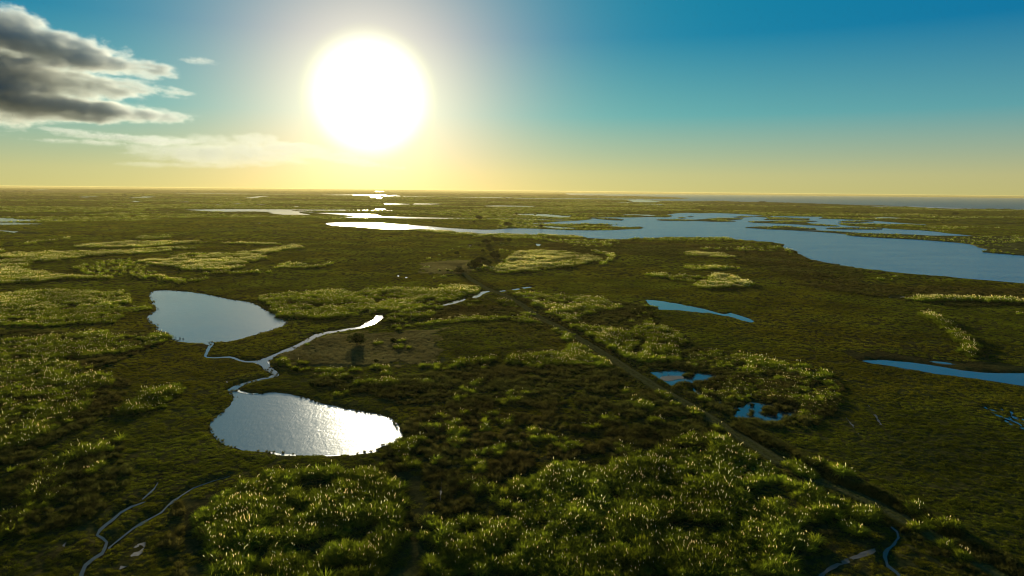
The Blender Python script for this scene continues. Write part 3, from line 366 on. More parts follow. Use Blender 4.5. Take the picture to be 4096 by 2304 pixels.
TUFTS = [(-16.39,138.17,5,1.6),(-12.66,139.39,8,2.2),(-10.32,135.8,6,2.4),(-10.32,129.33,6,2.0),(-5.38,138.11,6,2.4),(-1.86,141.61,6,2.2),(-10.63,146.95,3,1.2),(-4.65,146.71,4,1.5),(-1.35,124.55,5,2),(-4.82,124.16,4,1.4),(1.22,128.66,3,1.2),(4.79,136.22,4,1.3),(4.88,131.05,3,1.2),(-5.48,109.93,7,2.4),(-3.61,109.5,4,1.6),(-4.99,117.58,4,1.6),(-6.89,120.03,2,1),(12.43,128.32,4,2),(10.4,126.69,4,1.6),(16.69,138.73,3,1.2),(21.08,144.63,3,1.5),(29.95,155.15,5,1.8),(30.95,152.93,4,1.5),(21.47,126.66,4,2),(0.79,157.48,6,2.4),(-1.8,156.46,4,2),(-15.9,145.56,3,1.6),(-21.14,129.37,6,2.4),(-19.32,130.07,5,2),(-20.21,124.98,3,1.8),(-11.5,96.1,4,1.6),(9.09,132.17,2,1.5),(23.91,129.91,3,1.6),(8.12,132.48,2,1),(-13.59,119.86,2,1.3),(-11.94,157.07,3,1.5),(-12.04,91.81,3,1.4),(-14.63,92.79,2,1.2),(-35.82,210.12,9,2.6),(-42.65,215.53,5,1.6),(-35.59,220.83,4,1.2),(-38.98,219.66,2,0.9),(-40.23,239.39,2,0.9),(-37.71,186.13,3,1),(-35.31,185.49,3,1),(-24.44,188.11,6,1.8),(-21.35,189.73,4,1.2),(-48.85,182.11,6,2),(-42.72,183.05,4,1.4),(-45.67,175.43,4,1.5),(-11.31,164.91,4,1.6),(0.39,163.02,3,1.2),(3.39,162.55,3,1.2),(29.04,163.96,3,1.2),(36.39,163.63,6,2),(-7.67,187.26,2,1),(-34.13,179.19,2,1),(-41.04,161.09,3,1.6),(-38.64,388.76,6,1.8),(-18.62,291.9,4,1.4),(-16.56,303.45,4,1.4),(-56.02,519.53,3,1.4),(-53.56,536.57,2,1.2),(-45.01,602.47,3,2),(-34.94,583.42,4,2),(-46.6,596.48,2,1),(-29.54,450.52,3,1),(6.73,273.64,6,2.2),(5.74,270.98,4,2),(-43.82,381.44,2,1),(-39.95,418.98,4,1.2),(-36.91,417.2,4,1.2),(-45.16,420.59,2,0.8),(-8.8,571.09,4,2.5),(-5.47,564.08,2,1.5),(-11.95,632.73,4,3),(-24.66,335.05,3,1.5),(18.1,238.22,6,2.2),(16.42,242.21,4,2),(-35.07,508.23,1,0.5),(-39.45,504.82,3,1.4),(-24.18,420.29,5,2),(-18.8,429.09,4,2),(-4.68,488.34,3,2),(-7.65,482.64,2,2),(-51.35,566.32,4,4),(-60.06,494.11,4,4),(-54.65,436.89,3,3),(20.55,234.38,3,1.5),(46.39,159.37,5,1.4),(47.1,157.29,3,0.9),(72.86,178.33,4,1),(65.81,175.51,5,1.8),(67.5,174.3,4,1.5),(68.07,171.44,4,1.2),(53.92,166.24,3,1.4),(55.75,166.3,3,1),(51.18,283.75,4,1.2),(55.28,275.59,4,1.4),(51.2,269.39,3,1),(54.39,261.97,3,1.2),(45.64,257.88,3,1.2),(59.85,293.15,5,2.2),(62.22,293.28,4,1.6),(37.16,163.79,6,2),(38.54,161.99,5,1.4),(29.87,157.79,4,1.6),(30.74,154.41,6,2),(31.74,153.11,4,1.5),(39.31,156.02,4,1.3),(41.28,152.1,4,1.3),(42.13,148.33,3,0.9),(31.56,144.11,3,0.9),(29.14,165.03,4,1.2),(68.05,204.02,3,1),(46.49,158.93,3,1.0),(42.13,148.11,3,0.9),(44.26,138.4,4,1.2),(37.26,134.64,2,0.8),(31.39,143.74,3,1),(32.74,142.6,2,0.8),(30.67,155.63,6,2),(52.41,119.8,6,1.6),(53.29,118.17,5,1.6),(53.7,116.05,4,1.4),(57.56,121.33,3,1),(64.13,101.93,5,1.1),(61.64,97.37,4,1.0),(64.95,97.06,4,1.1),(65.13,95.59,5,1.2),(62.55,91.37,4,0.9),(63.6,88.63,3,0.9),(59.57,115.15,4,1.0),(57.65,120.48,6,1.5),(58.38,117.22,3,1),(53.19,117.9,6,1.4),(53.38,115.78,4,1.2),(51.24,96.42,6,1.4),(57.33,101.79,4,1.2),(51.52,94.79,3,1.4),(214.67,283.17,4,1.4),(141.63,206.41,3,2),(218.22,399.57,6,3),(232.21,410.86,3,2),(214.45,397.31,3,2),(-73.06,113.84,2,0.8),(-73.41,116.2,3,1.0),(-86.65,145.91,4,1.5),(-85.32,145.95,3,1.2),(-98.79,135.49,4,2),(-93.69,133.49,5,2),(-94.5,139.32,4,1.6),(-87.6,114.79,2,1),(-59.85,189.53,3,1),(-49.85,176.48,5,1.6),(-45.98,175.12,4,1.5),(-44.02,176.31,3,1.0),(-37.57,170.33,6,2.2),(-34.4,180.13,3,1.2),(-37.77,186.52,5,1.4),(-35.02,185.78,4,1.2),(-32.6,173.74,4,1.8),(-65.31,213.82,1,0.5),(-21.04,127.39,8,2.2),(-23.07,126.61,6,1.8),(-18.99,128.17,5,1.6),(-18.28,118.04,4,1.6),(-20.14,118.62,3,1.5),(-49.05,177.21,5,1.6),(-36.64,171.06,6,2.4),(-32.48,171.84,5,2)]
SHRUBS = [(-25.7,446.2,6.7,'round dark shrub at the left end of the big thicket beside the track'),
 (-21.5,465.8,10.1,'tallest broad dark shrub in the middle of the thicket beside the track'),
 (-16.0,447.1,7.7,'broad dark shrub at the right front of the thicket beside the track'),
 (-23.7,437.4,5.5,'low dark shrub at the front foot of the thicket beside the track'),
 (-14.1,504.4,7.5,'dark shrub leaning off the right shoulder of the thicket'),
 (-10.5,501.9,5.2,'small dark shrub furthest right behind the thicket'),
 (-18.7,555.4,6.3,'rounded shrub between the thicket and the hedge of shrubs'),
 (-20.5,589.0,6.1,'shrub standing just below the hedge near the lake'),
 (-24.2,551.3,3.8,'small dark shrub on the path left of the rounded shrubs'),
 (-24.5,640.4,9.5,'left shrub of the dark hedge nearest the lake'),
 (-17.0,660.8,10.6,'middle shrub of the dark hedge nearest the lake'),
 (-11.1,666.6,9.1,'high shrub right of centre in the dark hedge by the lake'),
 (-3.1,657.6,7.5,'rightmost shrub of the dark hedge nearest the lake'),
 (-29.5,608.5,4.2,'low dark bush at the left foot of the lakeside hedge'),
 (-42.6,526.0,5.1,'lone dark shrub left of the track bend with pale grass behind'),
 (-32.6,411.6,5.2,'dark shrub on the left verge where the track begins'),
 (-30.3,411.8,3.3,'smaller dark shrub leaning over the start of the track'),
 (-28.7,445.9,3.1,'low bush touching the left foot of the thicket'),
 (-39.6,415.0,2.4,'small round bush in the row left of the track start'),
 (-44.5,416.6,1.9,'leftmost small bush of the row west of the track start'),
 (-12.0,542.3,3.7,'small bush among the shrubs behind the thicket'),
 (-49.8,215.0,5.9,'large round lone shrub casting a shadow on the tan grass'),
 (-61.4,236.9,1.0,'small dark bush at the bank of the sunlit creek'),
 (-39.2,192.5,1.6,'low dark bush on the tan grass below the lone shrub'),
 (-38.6,218.7,2.5,'small rounded bush beside the pampas clump on tan grass'),
 (-57.2,1167.1,16.6,'dark shrub on the far bank of the river arm'),
 (-6.8,955.6,15.0,'broad dark shrub on the spit before the lake'),
 (-17.5,948.4,5.4,'small bush at the left of the spit shrub'),
 (-59.8,1066.9,6.1,'small bush on the meadow between river arm and lake'),
 (-89.4,1431.2,5.3,'tiny far bush beyond the river arm'),
 (6.7,1406.5,6.0,'far dark bush at the left end of the reed pool'),
 (8.2,1508.3,5.2,'far small bush above the reed pool'),
 (39.1,933.8,8.0,'dark bush on the pool edge of the spit'),
 (1049.9,2527.4,28.0,'distant dark tree clump on the coastal meadow'),
 (1239.7,2846.2,35.8,'low distant thicket right of the dark tree clump'),
 (1269.2,3509.2,57.3,'long low thicket on the coast skyline'),
 (1228.7,3753.6,25.3,'small thicket on the coast left of the long one'),
 (534.3,1936.9,12.9,'small grey bush before the coast'),
 (384.5,1683.9,8.8,'small bush on the north shore of the blue lake'),
 (1057.3,2193.1,10.0,'tiny distant bush on the right coastal meadow'),
 (911.2,1874.1,24.0,'brown distant thicket on the right coastal meadow'),
 (926.1,1848.9,9.0,'small distant bush right of the brown thicket'),
 (920.8,1783.6,12.8,'rightmost of the three small meadow thickets'),
 (1095.2,1698.3,18.1,'distant bush near the right edge of the coastal meadow'),
 (-9279.5,14124.5,312.4,'long dark wood on the left horizon'),
 (-4655.8,6463.3,56.6,'small distant bush on the far left plain'),
 (-7202.5,15288.3,120.2,'tiny distant tree clump near the horizon left of the sun')]
STAKES = [(-111.62,222.23,0.9),(-110.5,222.47,0.62),(-110.2,222.48,0.52),(-109.31,222.14,0.43),(-109.05,222.15,0.43),(-146.27,277.85,0.78),(-145.92,277.87,0.78),(-150.82,283.67,0.98),(-117.03,228.38,0.69),(41.54,181.67,0.59),(43.17,182.37,0.75),(49.1,183.79,0.6),(50.36,183.19,0.65)]
ZONES = {'scrub': [[(-34.0,176.51),(-40.82,176.81),(-16.75,181.85),(-4.08,192.76),(4.96,189.17),(14.9,189.07),(30.82,189.19),(32.76,177.52),(37.86,158.63),(41.69,150.63),(45.97,134.53),(46.35,124.85),(27.11,126.81),(8.81,120.41),(0.29,114.79),(-5.17,103.82),(-7.47,98.07),(-14.22,92.29),(-16.2,105.68),(-20.9,114.33),(-25.06,120.42),(-25.61,125.84),(-21.76,131.85),(-22.25,144.47),(-27.81,157.27),(-51.42,170.55),(-53.12,176.37)],
  [(-185.0,232.7),(-178.1,233.0),(-146.4,227.7),(-137.3,230.3),(-125.1,235.5),(-113.43,222.72),(-111.29,208.95),(-115.25,187.04),(-112.72,178.51),(-99.06,168.6),(-95.01,167.52),(-92.48,154.18),(-94.18,149.12),(-82.41,148.58),(-87.16,142.65),(-88.53,130.88),(-88.33,121.45),(-93.84,116.79),(-106.99,132.43)],
  [(38.74,191.64),(49.15,195.12),(57.12,216.16),(64.47,211.5),(69.73,205.8),(68.35,189.77),(87.71,180.18),(84.19,169.19),(78.09,157.24),(72.98,149.88),(68.46,144.37),(56.16,139.99),(51.53,140.97),(47.32,152.94),(45.48,170.27),(41.75,170.14)],
  [(-93.84,116.79),(-83.54,117.04),(-74.39,124.81),(-68.0,117.42),(-65.09,110.26),(-64.47,101.29),(-63.12,95.43),(-67.81,91.76),(-72.17,88.35)],
  [(-54.36,104.84),(-49.67,102.0),(-48.0,97.45),(-42.27,87.98),(-37.57,79.48),(-43.61,79.37),(-48.33,87.87),(-48.86,93.62)],
  [(1.3,324.4),(43.3,308.7),(57.6,297.6),(58.4,282.3),(54.4,254.0),(41.95,239.0),(20.9,252.3),(11.0,288.2)],
  [(30.4,709.0),(90.2,703.1),(160.0,660.6),(208.9,666.7),(245.2,585.6),(230.3,503.4),(233.8,453.6),(190.0,367.1),(164.8,358.0),(167.4,416.6),(158.5,503.6),(129.0,530.5),(77.5,541.3),(53.0,461.1),(36.9,513.5)],
  [(154.4,374.4),(207.2,371.0),(291.7,359.8),(251.4,309.0),(198.5,303.5),(185.1,319.1)],
  [(-26.5,288.2),(-11.6,291.3),(4.9,285.7),(10.2,267.8),(11.5,257.0),(-13.8,261.0),(-30.5,258.3),(-31.5,262.0),(-29.5,283.6)]],
 'tan': [[(-70.22,197.77),(-69.78,202.64),(-67.32,206.8),(-65.22,217.75),(-62.1,224.96),(-57.17,232.72),(-48.07,233.15),(-40.67,233.49),(-24.39,243.8),(-25.99,223.32),(-22.11,207.95),(-21.3,192.82),(-25.99,189.56),(-31.62,190.87),(-52.03,185.59),(-62.89,190.73),(-67.39,194.15)],
  [(-62.0,462.1),(-41.2,484.8),(-31.3,485.8),(-24.7,412.2),(-33.4,403.8),(-52.2,406.1)]],
 'field': [[(-24.9,248.8),(-19.4,255.7),(-3.9,257.8),(11.5,250.6),(15.83,238.51),(19.91,213.42),(15.89,205.94),(-2.93,201.71),(-14.62,193.08),(-20.52,192.85),(-21.68,207.96),(-25.99,223.32)]],
 'flat': [[(76.3,533.0),(127.1,522.5),(165.9,504.3),(164.8,358.0),(178.8,345.0),(177.8,317.3),(197.0,301.0),(243.5,299.0),(100.26,118.62),(59.51,144.11),(80.36,168.28),(87.41,181.07),(83.47,195.4),(69.73,205.8),(60.01,222.83),(62.1,288.7),(57.6,297.6),(28.7,320.7),(1.3,324.4),(-6.5,338.2),(-23.5,393.5),(-5.7,406.0),(23.6,432.7),(55.9,453.4),(75.1,496.0)]]}
GAP = [[(-44.04,110.92),(-41.74,113.84),(-34.92,115.49),(-26.2,115.09),(-26.66,117.21),(-35.62,117.93),(-42.57,116.21),(-45.42,112.02)],[(-21.11,115.51),(-17.67,115.6),(-13.94,105.73),(-11.83,92.34),(-11.34,79.92),(-16.05,79.84),(-15.89,90.33),(-15.08,98.12),(-16.2,105.68),(-18.41,110.95)],[(-53.03,104.87),(-47.63,107.57),(-44.68,112.61),(-45.8,107.62),(-47.96,100.62),(-48.0,97.45),(-42.27,87.98),(-37.57,79.48),(-40.16,79.43),(-44.92,87.93)]]

# ------------------------------------------------------------------ helpers
rng = np.random.default_rng(11)
random.seed(11)


def mesh_from(name, verts, faces, mats=(), smooth=False, mat_idx=None):
    me = bpy.data.meshes.new(name)
    me.from_pydata([tuple(map(float, v)) for v in verts], [], [tuple(map(int, f)) for f in faces])
    for m in mats:
        me.materials.append(m)
    if mat_idx is not None:
        me.polygons.foreach_set('material_index', np.asarray(mat_idx, dtype=np.int32))
    if smooth:
        me.polygons.foreach_set('use_smooth', [True] * len(me.polygons))
    me.update()
    return me


def link(name, me, parent=None, **props):
    o = bpy.data.objects.new(name, me)
    COL.objects.link(o)
    if parent is not None:
        o.parent = parent
    for k, v in props.items():
        if v:
            o[k] = v
    return o


def inside(px, py, poly):
    """vectorised point in polygon"""
    P = np.asarray(poly, dtype=float)
    res = np.zeros(px.shape, dtype=bool)
    x0, y0 = P.min(0)
    x1, y1 = P.max(0)
    k = np.where((px >= x0) & (px <= x1) & (py >= y0) & (py <= y1))[0]
    if len(k) == 0:
        return res
    X, Y = px[k], py[k]
    c = np.zeros(len(k), dtype=bool)
    n = len(P)
    for i in range(n):
        xa, ya = P[i - 1]
        xb, yb = P[i]
        if ya == yb:
            continue
        m = (ya > Y) != (yb > Y)
        c ^= m & (X < (xb - xa) * (Y - ya) / (yb - ya) + xa)
    res[k] = c
    return res


def inside_any(px, py, polys):
    r = np.zeros(px.shape, dtype=bool)
    for p in polys:
        r |= inside(px, py, p)
    return r


def edge_dist(px, py, poly, reach):
    """unsigned distance to a polygon outline, only computed within reach"""
    P = np.asarray(poly, dtype=float)
    d = np.full(px.shape, 1e9)
    x0, y0 = P.min(0) - reach
    x1, y1 = P.max(0) + reach
    k = np.where((px >= x0) & (px <= x1) & (py >= y0) & (py <= y1))[0]
    if len(k) == 0:
        return d
    X, Y = px[k], py[k]
    best = np.full(len(k), 1e9)
    for i in range(len(P)):
        ax, ay = P[i - 1]
        bx, by = P[i]
        dx, dy = bx - ax, by - ay
        L = dx * dx + dy * dy + 1e-9
        t = np.clip(((X - ax) * dx + (Y - ay) * dy) / L, 0, 1)
        best = np.minimum(best, (X - ax - t * dx) ** 2 + (Y - ay - t * dy) ** 2)
    d[k] = np.sqrt(best)
    return d


def vnoise(x, y, s, seed=0):
    """smooth value noise 0..1 at cell size s"""
    x = x / s
    y = y / s
    xi = np.floor(x).astype(np.int64)
    yi = np.floor(y).astype(np.int64)
    fx = x - xi
    fy = y - yi
    fx = fx * fx * (3 - 2 * fx)
    fy = fy * fy * (3 - 2 * fy)

    def h(a, b):
        v = (a * 374761393 + b * 668265263 + seed * 982451653) & 0xFFFFFFFF
        v = ((v ^ (v >> 13)) * 1274126177) & 0xFFFFFFFF
        return ((v ^ (v >> 16)) & 0xFFFF) / 65535.0
    return (h(xi, yi) * (1 - fx) + h(xi + 1, yi) * fx) * (1 - fy) + (h(xi, yi + 1) * (1 - fx) + h(xi + 1, yi + 1) * fx) * fy


def rough_outline(poly, step, amp, seed=0):
    """subdivide a traced outline and make it a little uneven, as a shore is"""
    P = np.asarray(poly, dtype=float)
    out_ = []
    for i in range(len(P)):
        a, b = P[i - 1], P[i]
        L = np.hypot(*(b - a))
        n = max(1, int(L / step))
        nrm = np.array([-(b - a)[1], (b - a)[0]]) / max(L, 1e-6)
        for k in range(n):
            q = a + (b - a) * k / n
            j = (vnoise(np.array([q[0]]), np.array([q[1]]), step * 1.7, seed)[0] - .5) * 2 * amp * (0 if k == 0 else 1)
            out_.append(tuple(q + nrm * j))
    return out_


def sheet(name, poly, z, mat, **props):
    """flat sheet with the given outline, triangulated"""
    from mathutils.geometry import tessellate_polygon
    v = [(x, y, z) for x, y in poly]
    tris = tessellate_polygon([[Vector((x, y, 0)) for x, y in poly]])
    f = []
    for a, b, c in tris:
        (ax, ay), (bx, by), (cx, cy_) = poly[a], poly[b], poly[c]
        cr = (bx - ax) * (cy_ - ay) - (by - ay) * (cx - ax)
        if abs(cr) < 1e-9:
            continue
        f.append((a, b, c) if cr > 0 else (a, c, b))
    return link(name, mesh_from(name, v, f, [mat]), **props)


# ------------------------------------------------------------------ materials
def new_mat(name):
    m = bpy.data.materials.new(name)
    m.use_nodes = True
    return m, NT(m.node_tree)


def principled(t, **ins):
    p = t.n('ShaderNodeBsdfPrincipled')
    for k, v in ins.items():
        k = k.replace('_', ' ')
        if hasattr(v, 'links'):
            t.t.links.new(v, p.inputs[k])
        else:
            p.inputs[k].default_value = v
    return p


def finish(t, shader, disp=None):
    t.n('ShaderNodeOutputMaterial', ins={0: shader})


def leafy(name, col, tcol, tfac=0.5, var=0.35, gloss=0.0, alt=None):
    """thin leaves: diffuse plus light passing through, varied from plant to plant"""
    m, t = new_mat(name)
    oi = t.n('ShaderNodeObjectInfo')
    pos = t.n('ShaderNodeNewGeometry').outputs['Position']
    nz = t.noise(pos, 0.05, 2.0)
    k = t.math('ADD', t.math('MULTIPLY', oi.outputs['Random'], var * 1.2), t.math('MULTIPLY', nz, var * 0.8))
    k = t.math('ADD', k, 1.0 - var)
    k = t.math('MULTIPLY', k, t.math('ADD', 0.62, t.math('MULTIPLY', t.smooth(t.noise(pos, 0.028, 3.0, 0.6), .30, .70), 0.76)))
    warm = t.mix(t.math('MULTIPLY', t.math('FRACT', t.math('MULTIPLY', oi.outputs['Random'], 7.31)), 0.5), (1, 1, 1), (1.25, 0.95, 0.7))
    c1 = t.mix(1.0, t.mix(1.0, col, k, 'MULTIPLY'), warm, 'MULTIPLY')
    c2 = t.mix(1.0, t.mix(1.0, tcol, k, 'MULTIPLY'), warm, 'MULTIPLY')
    if alt:                                          # patches of another hue, tens of metres wide
        pk = t.smooth(t.noise(pos, 0.013, 4.0, 0.6), .42, .60)
        c1 = t.mix(pk, c1, t.mix(1.0, c1, alt, 'MULTIPLY'))
        c2 = t.mix(pk, c2, t.mix(1.0, c2, alt, 'MULTIPLY'))
    d = t.n('ShaderNodeBsdfDiffuse', ins={0: c1})
    tr = t.n('ShaderNodeBsdfTranslucent', ins={0: c2})
    mx = t.n('ShaderNodeMixShader', ins={0: tfac, 1: d.outputs[0], 2: tr.outputs[0]})
    sh = mx.outputs[0]
    if gloss:
        g = t.n('ShaderNodeBsdfGlossy', ins={0: (0.9, 0.9, 0.8, 1), 1: 0.42})
        sh = t.n('ShaderNodeMixShader', ins={0: gloss, 1: sh, 2: g.outputs[0]}).outputs[0]
    finish(t, sh)
    return m


M_BLADE = leafy('pampas_leaf', (0.075, 0.105, 0.012), (0.28, 0.35, 0.018), 0.55)
M_PLUME = leafy('pampas_plume', (0.62, 0.58, 0.38), (0.97, 0.92, 0.56), 0.66, 0.2)
M_MARSH = leafy('marsh_leaf', (0.058, 0.070, 0.008), (0.165, 0.195, 0.009), 0.5, 0.4, alt=(1.08, 0.88, 0.85))
M_RUSH = leafy('rush_leaf', (0.048, 0.054, 0.014), (0.100, 0.108, 0.017), 0.5, 0.5, alt=(1.05, 0.85, 1.05))
M_TAN = leafy('dry_grass', (0.115, 0.104, 0.040), (0.20, 0.18, 0.06), 0.45, 0.35)
M_SHRUB = leafy('shrub_leaf', (0.026, 0.036, 0.007), (0.034, 0.045, 0.006), 0.35, 0.3)
m, t = new_mat('bark')
_p = t.n('ShaderNodeNewGeometry').outputs['Position']
finish(t, principled(t, Base_Color=t.mix(t.noise(_p, 9.0), (0.03, 0.024, 0.015), (0.07, 0.055, 0.04)), Roughness=0.9).outputs[0])
M_BARK = m


def ground_mat(name, island=False):
    m, t = new_mat(name)
    pos = t.n('ShaderNodeNewGeometry').outputs['Position']
    n1 = t.noise(pos, 0.011, 4.0, 0.6)
    n2 = t.noise(pos, 0.10, 3.0, 0.6)
    n3 = t.noise(pos, 1.3, 4.0, 0.65)
    nf = t.noise(t.vmath('MULTIPLY', pos, (0.0028, 0.0046, 0.0)), 1.0, 5.0, 0.62)
    nf2 = t.noise(t.vmath('MULTIPLY', pos, (0.0007, 0.0012, 0.0)), 1.0, 4.0, 0.6)
    olive = t.mix(t.smooth(n3, .3, .7), (0.026, 0.023, 0.006), (0.072, 0.064, 0.013))
    rust = t.mix(t.smooth(n3, .3, .7), (0.022, 0.017, 0.006), (0.064, 0.045, 0.013))
    near = t.mix(t.smooth(n1, .42, .62), olive, rust)
    near = t.mix(t.math('MULTIPLY', t.smooth(n2, .45, .7), 0.45), near, (0.058, 0.060, 0.016))
    # beyond the lakes: bands of pale pampas and dark marsh
    dist = t.vmath('LENGTH', t.vmath('MULTIPLY', pos, (1, 1, 0)))
    far = t.mix(t.smooth(nf, .44, .60), (0.045, 0.045, 0.011), (0.155, 0.140, 0.035))
    far = t.mix(t.math('MULTIPLY', t.smooth(nf2, .40, .62), 0.6), far, (0.075, 0.062, 0.020))
    f = t.smooth(dist, 650.0, 1300.0)
    col = t.mix(f, near, far)
    if island:
        col = t.mix(t.smooth(n2, .4, .6), (0.050, 0.046, 0.010), (0.12, 0.105, 0.030))
    else:
        zt = t.n('ShaderNodeAttribute', attribute_name='tan').outputs['Fac']
        zm = t.n('ShaderNodeAttribute', attribute_name='scrub').outputs['Fac']
        col = t.mix(t.math('MULTIPLY', zt, .85), col, t.mix(n3, (0.056, 0.052, 0.018), (0.105, 0.098, 0.034)))
        col = t.mix(t.math('MULTIPLY', zm, .7), col, t.mix(n3, (0.018, 0.018, 0.006), (0.040, 0.040, 0.013)))
    hgt = t.math('ADD', t.math('MULTIPLY', n3, 0.35), t.math('MULTIPLY', t.noise(pos, 0.35, 2.0), 0.5))
    bmp = t.n('ShaderNodeBump', ins={'Strength': 0.8, 'Distance': 0.8, 'Height': hgt})
    d = t.n('ShaderNodeBsdfDiffuse', ins={0: col, 2: bmp.outputs[0]})
    tr = t.n('ShaderNodeBsdfTranslucent', ins={0: col})
    finish(t, d.outputs[0])
    return m


M_GROUND = ground_mat('marsh_ground')
M_ISLE = ground_mat('island_ground', True)


def water_mat(name, deep, rough, waves, ior=1.333):
    """waves: list of (scale per metre, distance m, stretch) bump layers; wind patches vary the chop"""
    m, t = new_mat(name)
    pos = t.n('ShaderNodeNewGeometry').outputs['Position']
    wind = t.noise(t.vmath('MULTIPLY', pos, (0.018, 0.045, 0)), 1.0, 3.0, 0.6)
    prev = None
    for sc, dist, st in waves:
        h = t.noise(t.vmath('MULTIPLY', pos, (1.0, st, 0)), sc, 3.0, 0.55, 0.3)
        ins = {'Strength': t.math('ADD', 0.55, t.math('MULTIPLY', t.smooth(wind, .35, .65), 0.45)), 'Distance': dist, 'Height': h}
        if prev is not None:
            ins['Normal'] = prev
        prev = t.n('ShaderNodeBump', ins=ins).outputs[0]
    p = principled(t, Base_Color=tuple(deep) + (1,), Roughness=t.math('MULTIPLY', rough, t.math('ADD', 0.8, t.math('MULTIPLY', wind, 0.4))), IOR=ior)
    if prev is not None:
        t.t.links.new(prev, p.inputs['Normal'])
    finish(t, p.outputs[0])
    return m


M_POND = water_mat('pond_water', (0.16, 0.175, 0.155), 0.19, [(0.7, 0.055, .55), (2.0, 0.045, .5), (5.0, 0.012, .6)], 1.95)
M_CALM = water_mat('still_water', (0.04, 0.055, 0.055), 0.06, [(2.5, 0.012, 1.3)], 2.1)
M_LAKE = water_mat('lake_water', (0.008, 0.125, 0.23), 0.22, [(0.22, 0.8, 1.6), (1.2, 0.22, 1.4)], 1.9)
M_SEA = water_mat('sea_water', (0.012, 0.040, 0.055), 0.30, [(0.06, 4.0, 2.0), (0.4, 0.9, 1.5)])
M_SHALLOW = water_mat('shallow_creek', (0.05, 0.052, 0.045), 0.32, [(2.0, 0.02, 1.0)])
M_FAR = water_mat('far_water', (0.04, 0.055, 0.055), 0.16, [(0.8, 0.04, 1.5)])

m, t = new_mat('wet_mud')
_p = t.n('ShaderNodeNewGeometry').outputs['Position']
_n = t.noise(_p, 0.6, 5.0, 0.65)
finish(t, principled(t, Base_Color=t.mix(_n, (0.055, 0.047, 0.036), (0.12, 0.102, 0.076)), Roughness=t.math('ADD', 0.45, t.math('MULTIPLY', _n, 0.4)), IOR=1.33,
                     Normal=t.n('ShaderNodeBump', ins={'Strength': 0.5, 'Distance': 0.08, 'Height': t.noise(_p, 2.2, 4.0)}).outputs[0]).outputs[0])
M_MUD = m
m, t = new_mat('sand_and_sun_glare')  # pale sand; on the wet mud flats this colour paints in reflected sun glow
_p = t.n('ShaderNodeNewGeometry').outputs['Position']
finish(t, principled(t, Base_Color=t.mix(t.noise(_p, 3.0, 5.0, 0.7), (0.30, 0.26, 0.17), (0.52, 0.47, 0.33)), Roughness=0.5,
                     Normal=t.n('ShaderNodeBump', ins={'Strength': 0.6, 'Distance': 0.1, 'Height': t.noise(_p, 5.0, 4.0)}).outputs[0]).outputs[0])
M_SAND_GLARE = m
m, t = new_mat('surf_foam')
_p = t.n('ShaderNodeNewGeometry').outputs['Position']
finish(t, principled(t, Base_Color=t.mix(t.noise(_p, 0.05, 4.0), (0.35, 0.42, 0.42), (0.75, 0.78, 0.74)), Roughness=0.6).outputs[0])
M_SURF = m
m, t = new_mat('track_soil')
_p = t.n('ShaderNodeNewGeometry').outputs['Position']
_a = t.n('ShaderNodeAttribute', attribute_name='across').outputs['Fac']
_r = t.math('ABSOLUTE', t.math('SUBTRACT', t.math('ABSOLUTE', _a), 0.9))
_rut = t.math('SUBTRACT', 1.0, t.smooth(t.math('ADD', _r, t.math('MULTIPLY', t.math('SUBTRACT', t.noise(_p, 0.8, 3.0), .5), 0.5)), 0.12, 0.42))
_g = t.mix(t.smooth(t.noise(_p, 1.5, 4.0, .65), .3, .7), (0.035, 0.034, 0.009), (0.085, 0.080, 0.020))
finish(t, t.n('ShaderNodeBsdfDiffuse', ins={0: t.mix(t.math('MULTIPLY', _rut, .8), _g, t.mix(t.noise(_p, 2.0, 3.0), (0.054, 0.050, 0.018), (0.092, 0.084, 0.032))),
                     2: t.n('ShaderNodeBump', ins={'Strength': 0.8, 'Distance': 0.3, 'Height': t.noise(_p, 2.5, 4.0)}).outputs[0]}).outputs[0])
M_TRACK = m

# ------------------------------------------------------------------ ground
NEAR_WATER = [p for _, _, p in WATER if min(math.hypot(x, y) for x, y in p) < 700] + PUDDLES
ALL_WATER = [p for _, _, p in WATER]
TR = np.array(TRACK)


def fan_grid():
    az = np.concatenate([np.linspace(-180, -50, 18, endpoint=False), np.linspace(-50, 50, 620, endpoint=False), np.linspace(50, 180, 18, endpoint=False)])
    r = [6.0, 20.0, 40.0, 58.0]
    while r[-1] < 17800:
        x = r[-1]
        r.append(x + max(0.35, (x * x + 2500) * 2.0 / (682.0 * 50.0)) if x < 900 else x * 1.09)
    return np.radians(az), np.array(r)


az, rr = fan_grid()
A_, R_ = np.meshgrid(az, rr)
gx = (np.sin(A_) * R_).ravel()
gy = (np.cos(A_) * R_).ravel()
gr = np.hypot(gx, gy)
near = gr < 1000
nx_, ny_ = gx[near], gy[near]
dmin = np.full(nx_.shape, 1e9)
inw = np.zeros(nx_.shape, dtype=bool)
for p in NEAR_WATER:
    dmin = np.minimum(dmin, edge_dist(nx_, ny_, p, 4.0))
    inw |= inside(nx_, ny_, p)
isl = inside_any(nx_, ny_, ISLETS)
inw &= ~isl
sd = np.where(inw, -dmin, dmin)
relief = 0.10 + 0.16 * vnoise(nx_, ny_, 2.3, 1) + 0.22 * vnoise(nx_, ny_, 7.0, 2) + 0.12 * vnoise(nx_, ny_, 0.9, 3)
hgt_ = np.clip((sd - 0.35) * 0.30, -0.6, 1.0)
hgt_ = np.minimum(hgt_, relief)
fade = np.clip((1000 - np.hypot(nx_, ny_)) / 250, 0, 1)
gz = np.full(gx.shape, -0.12)
gz[near] = np.where(inw, hgt_ - 0.02, np.maximum(hgt_, -0.02)) * fade - 0.12 * (1 - fade)
